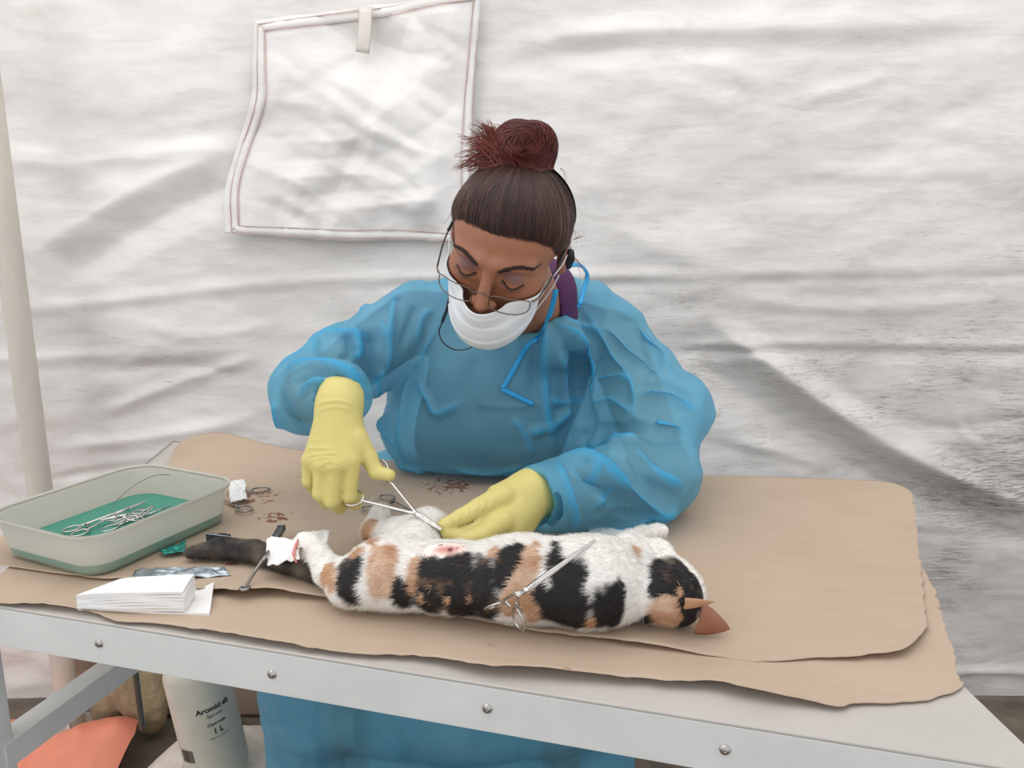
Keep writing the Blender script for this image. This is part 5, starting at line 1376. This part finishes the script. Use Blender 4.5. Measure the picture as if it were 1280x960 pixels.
# ================================================================== TRAY
tray = empty('instrument_tray', (-.568, 1.066, PZ), 'open translucent plastic tray holding green disinfectant and steel instruments at the left', 'tray')
c00 = G(120, 724, PZ)[:2]; c10 = G(284, 650, PZ)[:2]; c01 = G(3, 702, PZ)[:2]
e1 = (c10-c00)/np.linalg.norm(c10-c00); e2 = np.array((-e1[1], e1[0])); L1 = np.linalg.norm(c10-c00)+.012; L2 = abs((c01-c00)@e2)+.032
tc0 = c00+e1*(L1/2-.006)+e2*(L2/2-.006)
def rrect(l1, l2, r, n=8):
    P = []
    for cx, cy, a0 in ((1, 1, 0), (-1, 1, 90), (-1, -1, 180), (1, -1, 270)):
        for k in range(n+1):
            a = math.radians(a0+90*k/n); P.append((cx*(l1/2-r)+math.cos(a)*r, cy*(l2/2-r)+math.sin(a)*r))
    return P
def loopz(bm, l1, l2, r, z): return [bm.verts.new((*(tc0+e1*x+e2*y), z)) for x, y in rrect(l1, l2, r)]
def skin(bm, A, B):
    n = len(A)
    for i in range(n): bm.faces.new((A[i], A[(i+1) % n], B[(i+1) % n], B[i]))
HT = .060
def plastic(name, col, trans, rough=.3, alpha=1.0):
    m, nt, b = new_mat(name); b.inputs['Base Color'].default_value = col; b.inputs['Roughness'].default_value = rough
    tl_ = nt.nodes.new('ShaderNodeBsdfTranslucent'); tl_.inputs[0].default_value = col
    tp = nt.nodes.new('ShaderNodeBsdfTransparent'); tp.inputs[0].default_value = (1, 1, 1, 1)
    m1 = nt.nodes.new('ShaderNodeMixShader'); m1.inputs[0].default_value = .45; nt.links.new(b.outputs[0], m1.inputs[1]); nt.links.new(tl_.outputs[0], m1.inputs[2])
    m2 = nt.nodes.new('ShaderNodeMixShader'); m2.inputs[0].default_value = trans; nt.links.new(m1.outputs[0], m2.inputs[1]); nt.links.new(tp.outputs[0], m2.inputs[2])
    nt.links.new(m2.outputs[0], nt.nodes['Material Output'].inputs[0]); return m
M_TRAY = plastic('cloudy_plastic', srgb(226, 224, 216), .42, .16)
nt = M_TRAY.node_tree    # where the liquid wets the wall it turns clearer
g_ = nt.nodes.new('ShaderNodeNewGeometry'); sp_ = nt.nodes.new('ShaderNodeSeparateXYZ'); nt.links.new(g_.outputs['Position'], sp_.inputs[0])
wet = math_(nt, 'LESS_THAN', sp_.outputs['Z'], PZ+.017); mxs = [n for n in nt.nodes if n.type == 'MIX_SHADER'][-1]
nt.links.new(math_(nt, 'ADD', math_(nt, 'MULTIPLY', wet, .5), .14), mxs.inputs[0])
bm = bmesh.new(); prof = [(-.030, .0012, .02), (-.010, .0012, .03), (-.003, .004, .032), (0, .010, .034), (.014, HT-.008, .040), (.016, HT-.004, .041), (.026, HT-.003, .046), (.028, HT, .047), (.027, HT+.002, .046), (.018, HT+.001, .042)]
loops = [loopz(bm, L1+d, L2+d, r, PZ+z) for d, z, r in prof]
for A, B in zip(loops, loops[1:]): skin(bm, A, B)
bm.faces.new(loops[0][::-1]); o = bm_obj('tray_wall', bm, M_TRAY, tray, True, 50); md = o.modifiers.new('s', 'SOLIDIFY'); md.thickness = .0014; md.offset = -1
LZ = .017
m, nt, b = new_mat('green_liquid'); b.inputs['Base Color'].default_value = srgb(84, 172, 150); b.inputs['Roughness'].default_value = .08
tp = nt.nodes.new('ShaderNodeBsdfTransparent'); tp.inputs[0].default_value = srgb(120, 205, 186); m2 = nt.nodes.new('ShaderNodeMixShader'); m2.inputs[0].default_value = .35
nt.links.new(b.outputs[0], m2.inputs[1]); nt.links.new(tp.outputs[0], m2.inputs[2]); nt.links.new(m2.outputs[0], nt.nodes['Material Output'].inputs[0])
bm = bmesh.new(); A = loopz(bm, L1-.010, L2-.010, .03, PZ+.0032); B = loopz(bm, L1-.0025, L2-.0025, .034, PZ+.010); C = loopz(bm, L1-.0008, L2-.0008, .035, PZ+LZ); skin(bm, A, B); skin(bm, B, C); bm.faces.new(A[::-1]); bm.faces.new(C)
bm_obj('disinfectant', bm, m, tray, True, 40)
def TP(x, y, z): p = tc0+e1*x+e2*y; return np.array((p[0], p[1], PZ+z))
def tb(u, v): g = G(u, v, PZ+LZ); return g
k = 0
for (tu, tv), (pu, pv_), (au, av), (bu, bv_), lab in [
    ((186, 634), (172, 644), (120, 664), (108, 656), 'steel clamp in the green disinfectant with its closed jaws pointing at the far tray end'),
    ((214, 632), (178, 645), (138, 660), (150, 652), 'longest steel clamp in the green disinfectant, lying nearest the front tray wall'),
    ((183, 626), (160, 636), (90, 661), (100, 666), 'steel clamp in the green disinfectant with its rings toward the left tray wall'),
    ((125, 650), (145, 646), (176, 640), (168, 648), 'steel clamp in the green disinfectant pointing left across the others')]:
    z = .018+.0035*k
    hemostat('haemostat', lab, 'surgical clamp', G(tu, tv, PZ+z), G(pu, pv_, PZ+z), G(au, av, PZ+z-.004), G(bu, bv_, PZ+z-.004), .0095, (0, 0, 1), thick=.0019, group='instruments soaking in the tray'); k += 1
root = empty('tweezers', G(182, 635, PZ+.03), 'steel tweezers resting on the instruments in the green disinfectant', 'tweezers')
for sg in (-1, 1):
    bm = bmesh.new(); a = G(170, 648, PZ+.03); b_ = G(191, 633, PZ+.034); s = np.array((.0016*sg, -.0016*sg, 0)); add_tube(bm, catmull([a+s*.3, (a+b_)/2+s*2.2, b_+s], 6), .0017, 6, flat=.5); bm_obj('prong', bm, M_STEEL, root, True)
bm = bmesh.new(); P = [G(158, 650, PZ+.03), G(143, 640, PZ+.03), G(146, 626, PZ+.035), G(168, 607, PZ+.05), G(192, 595, PZ+HT+.004), G(218, 594, PZ+.045), G(240, 600, PZ+.03)]
add_tube(bm, catmull(P, 8), .0005, 5); o = bm_obj('suture_thread', bm, simple('grey_thread', srgb(98, 98, 96), .6), None, True); tag(o, 'thin grey suture thread looping out of the green liquid over the far tray rim', 'thread')
root = None

# ================================================================== GAUZE, PACKETS
M_GZ = simple('gauze', srgb(242, 240, 238), .9, var=.02, bmp=.35, bscale=700)
def slab(bm, poly, z0, th, warp, n=14):
    """folded gauze pad: quad footprint (4 xy points), slightly wavy"""
    p = [np.array(q) for q in poly]; top = []; bot = []
    for i in range(n+1):
        for j in range(n+1):
            s, t = i/n, j/n; q = p[0]*(1-s)*(1-t)+p[1]*s*(1-t)+p[2]*s*t+p[3]*(1-s)*t; z = z0+warp(s, t)
            top.append(bm.verts.new((q[0], q[1], z+th))); bot.append(bm.verts.new((q[0], q[1], z)))
    id_ = lambda i, j: i*(n+1)+j
    for i in range(n):
        for j in range(n):
            bm.faces.new((top[id_(i, j)], top[id_(i+1, j)], top[id_(i+1, j+1)], top[id_(i, j+1)])); bm.faces.new((bot[id_(i, j)], bot[id_(i, j+1)], bot[id_(i+1, j+1)], bot[id_(i+1, j)]))
    for i in range(n):
        for a, b_ in (((i, 0), (i+1, 0)), ((i+1, n), (i, n)), ((0, i+1), (0, i)), ((n, i), (n, i+1))):
            bm.faces.new((bot[id_(*a)], bot[id_(*b_)], top[id_(*b_)], top[id_(*a)]))
NAMES = ['bottom', 'second from bottom', 'third from bottom', 'fourth from bottom', 'fourth from top', 'third from top', 'second from top', 'top']
PZL = TZ+.0042
for k in range(8):
    dz = .0037*k; q = lambda u, v: G(u, v, PZL)[:2]
    jx = random.gauss(0, .8)
    pf = [q(98+jx, 765+random.gauss(0, .6)), q(232+jx+random.gauss(0, 1), 769), q(246+jx, 748), q(152+jx, 744)]
    if k == 0: pf = [q(98, 763), q(262, 770), q(268, 738), q(150, 738)]
    bm = bmesh.new()
    slab(bm, pf, PZL+dz, .0030, lambda s, t, k=k: .0006*math.sin(s*7+k)-.0011*k*(1-s)**2+.003*(k/7)*math.sin(t*2.2)*s+(.010*max(0, s-.86)*7*max(0, t-.2) if k == 0 else 0))
    bmesh.ops.recalc_face_normals(bm, faces=bm.faces)
    o = bm_obj('gauze_pad', bm, M_GZ, None, True, 60)
    tag(o, 'white folded gauze pad at the front left, %s of its stack' % NAMES[k] + (', its corner turned up' if k == 0 else ''), 'gauze', 'gauze pads in the stack at the front left')
def crumple(name, label, cat_, pts, mat, th=.0008, amp=.004, seed=0, n=26, z0=0.0, grp=None):
    p = [np.array(q, float) for q in pts]; V = []
    for i in range(n):
        for j in range(n):
            s, t = i/(n-1), j/(n-1); V.append(p[0]*(1-s)*(1-t)+p[1]*s*(1-t)+p[2]*s*t+p[3]*(1-s)*t)
    V = np.array(V); V[:, 2] += amp*(.6+fbm(V*np.array((95, 95, 10))+seed, 3, seed, True)); V[:, 0] += .002*fbm(V*60, 2, seed+1); V[:, 1] += .002*fbm(V*60, 2, seed+2)
    ii = (np.arange(n-1)[:, None]*n+np.arange(n-1)[None, :]).ravel(); F = np.stack([ii, ii+n, ii+n+1, ii+1], 1)
    o = link_mesh(name, V, F, mat); md = o.modifiers.new('s', 'SOLIDIFY'); md.thickness = th; tag(o, label, cat_, grp); return o
crumple('gauze_swab', 'crumpled white gauze taped round the hind paw, draped over the tail', 'gauze', [G(333, 674, PZ+.036), G(334, 711, PZ+.020), G(374, 700, PZ+.040), G(376, 680, PZ+.045)], M_GZ, .0012, .004, 3)
crumple('gauze_swab', 'small white gauze tuft sticking out behind the hind paw with pink tape', 'gauze', [G(372, 672, PZ+.040), G(374, 690, PZ+.042), G(409, 684, PZ+.030), G(414, 668, PZ+.030)], M_GZ, .0012, .006, 9)
crumple('gauze_swab', 'crumpled white gauze behind the tray corner under the scissors', 'gauze', [G(286, 606, PZ+.008), G(288, 632, PZ+.003), G(310, 628, PZ+.003), G(306, 604, PZ+.008)], M_GZ, .0012, .006, 14)
crumple('gauze_swab', 'white gauze lying under the right sleeve beside the cat chest', 'gauze', [G(735, 662, PZ+.010), G(735, 674, PZ+.003), G(802, 674, PZ+.003), G(792, 663, PZ+.010)], M_GZ, .0012, .004, 19)
bm = bmesh.new(); P = [G(372, 678, PZ+.050), G(367, 690, PZ+.047), G(370, 701, PZ+.035)]; add_tube(bm, catmull(P, 6), .006, 10, flat=.3, up=(-1, -.4, .2)); tag(bm_obj('adhesive_tape', bm, simple('pink_tape', srgb(226, 150, 140), .7), None, True), 'pink strip of tape holding gauze to the hind paw', 'tape')
M_FOIL = simple('foil', srgb(178, 190, 198), .32, .85, var=.15, vscale=90, bmp=.5, bscale=60)
o = crumple('foil_packet', 'flat silver foil packet lying on the paper behind the gauze stack', 'packet', [G(168, 714, PZ+.001), G(166, 726, PZ+.001), G(288, 722, PZ+.001), G(280, 712, PZ+.001)], M_FOIL, .001, .0035, 23, 30)
o = crumple('foil_packet', 'crinkled teal foil packet under the dark tip of the tail', 'packet', [G(200, 692, PZ+.001), G(204, 697, PZ+.001), G(232, 694, PZ+.001), G(232, 680, PZ+.001)], simple('teal_foil', srgb(60, 160, 150), .25, .6, var=.4, vscale=120, bmp=.6, bscale=80), .001, .005, 29, 22)
o = crumple('blister_strip', 'small black foil strip behind the dark tail tip', 'packet', [G(257, 668, PZ+.012), G(258, 680, PZ+.004), G(288, 682, PZ+.004), G(288, 671, PZ+.012)], simple('black_foil', srgb(42, 44, 46), .28, .6, var=.4, vscale=120, bmp=.6, bscale=80), .001, .004, 33, 22)
bm = bmesh.new(); add_tube(bm, [G(258, 667, PZ+.017), G(288, 671, PZ+.017)], .0008, 6); bm_obj('foil_edge', bm, M_FOIL, o)
# wire edge / thin sheet seen at the rear left corner of the table
bm = bmesh.new(); a, b_, c = G(160, 598, TZ+.003), G(216, 552, TZ+.003), G(250, 554.5, TZ+.003); add_tube(bm, [a, b_, c], .0009, 6); bm_obj('edge_strip', bm, M_DSTEEL, table)
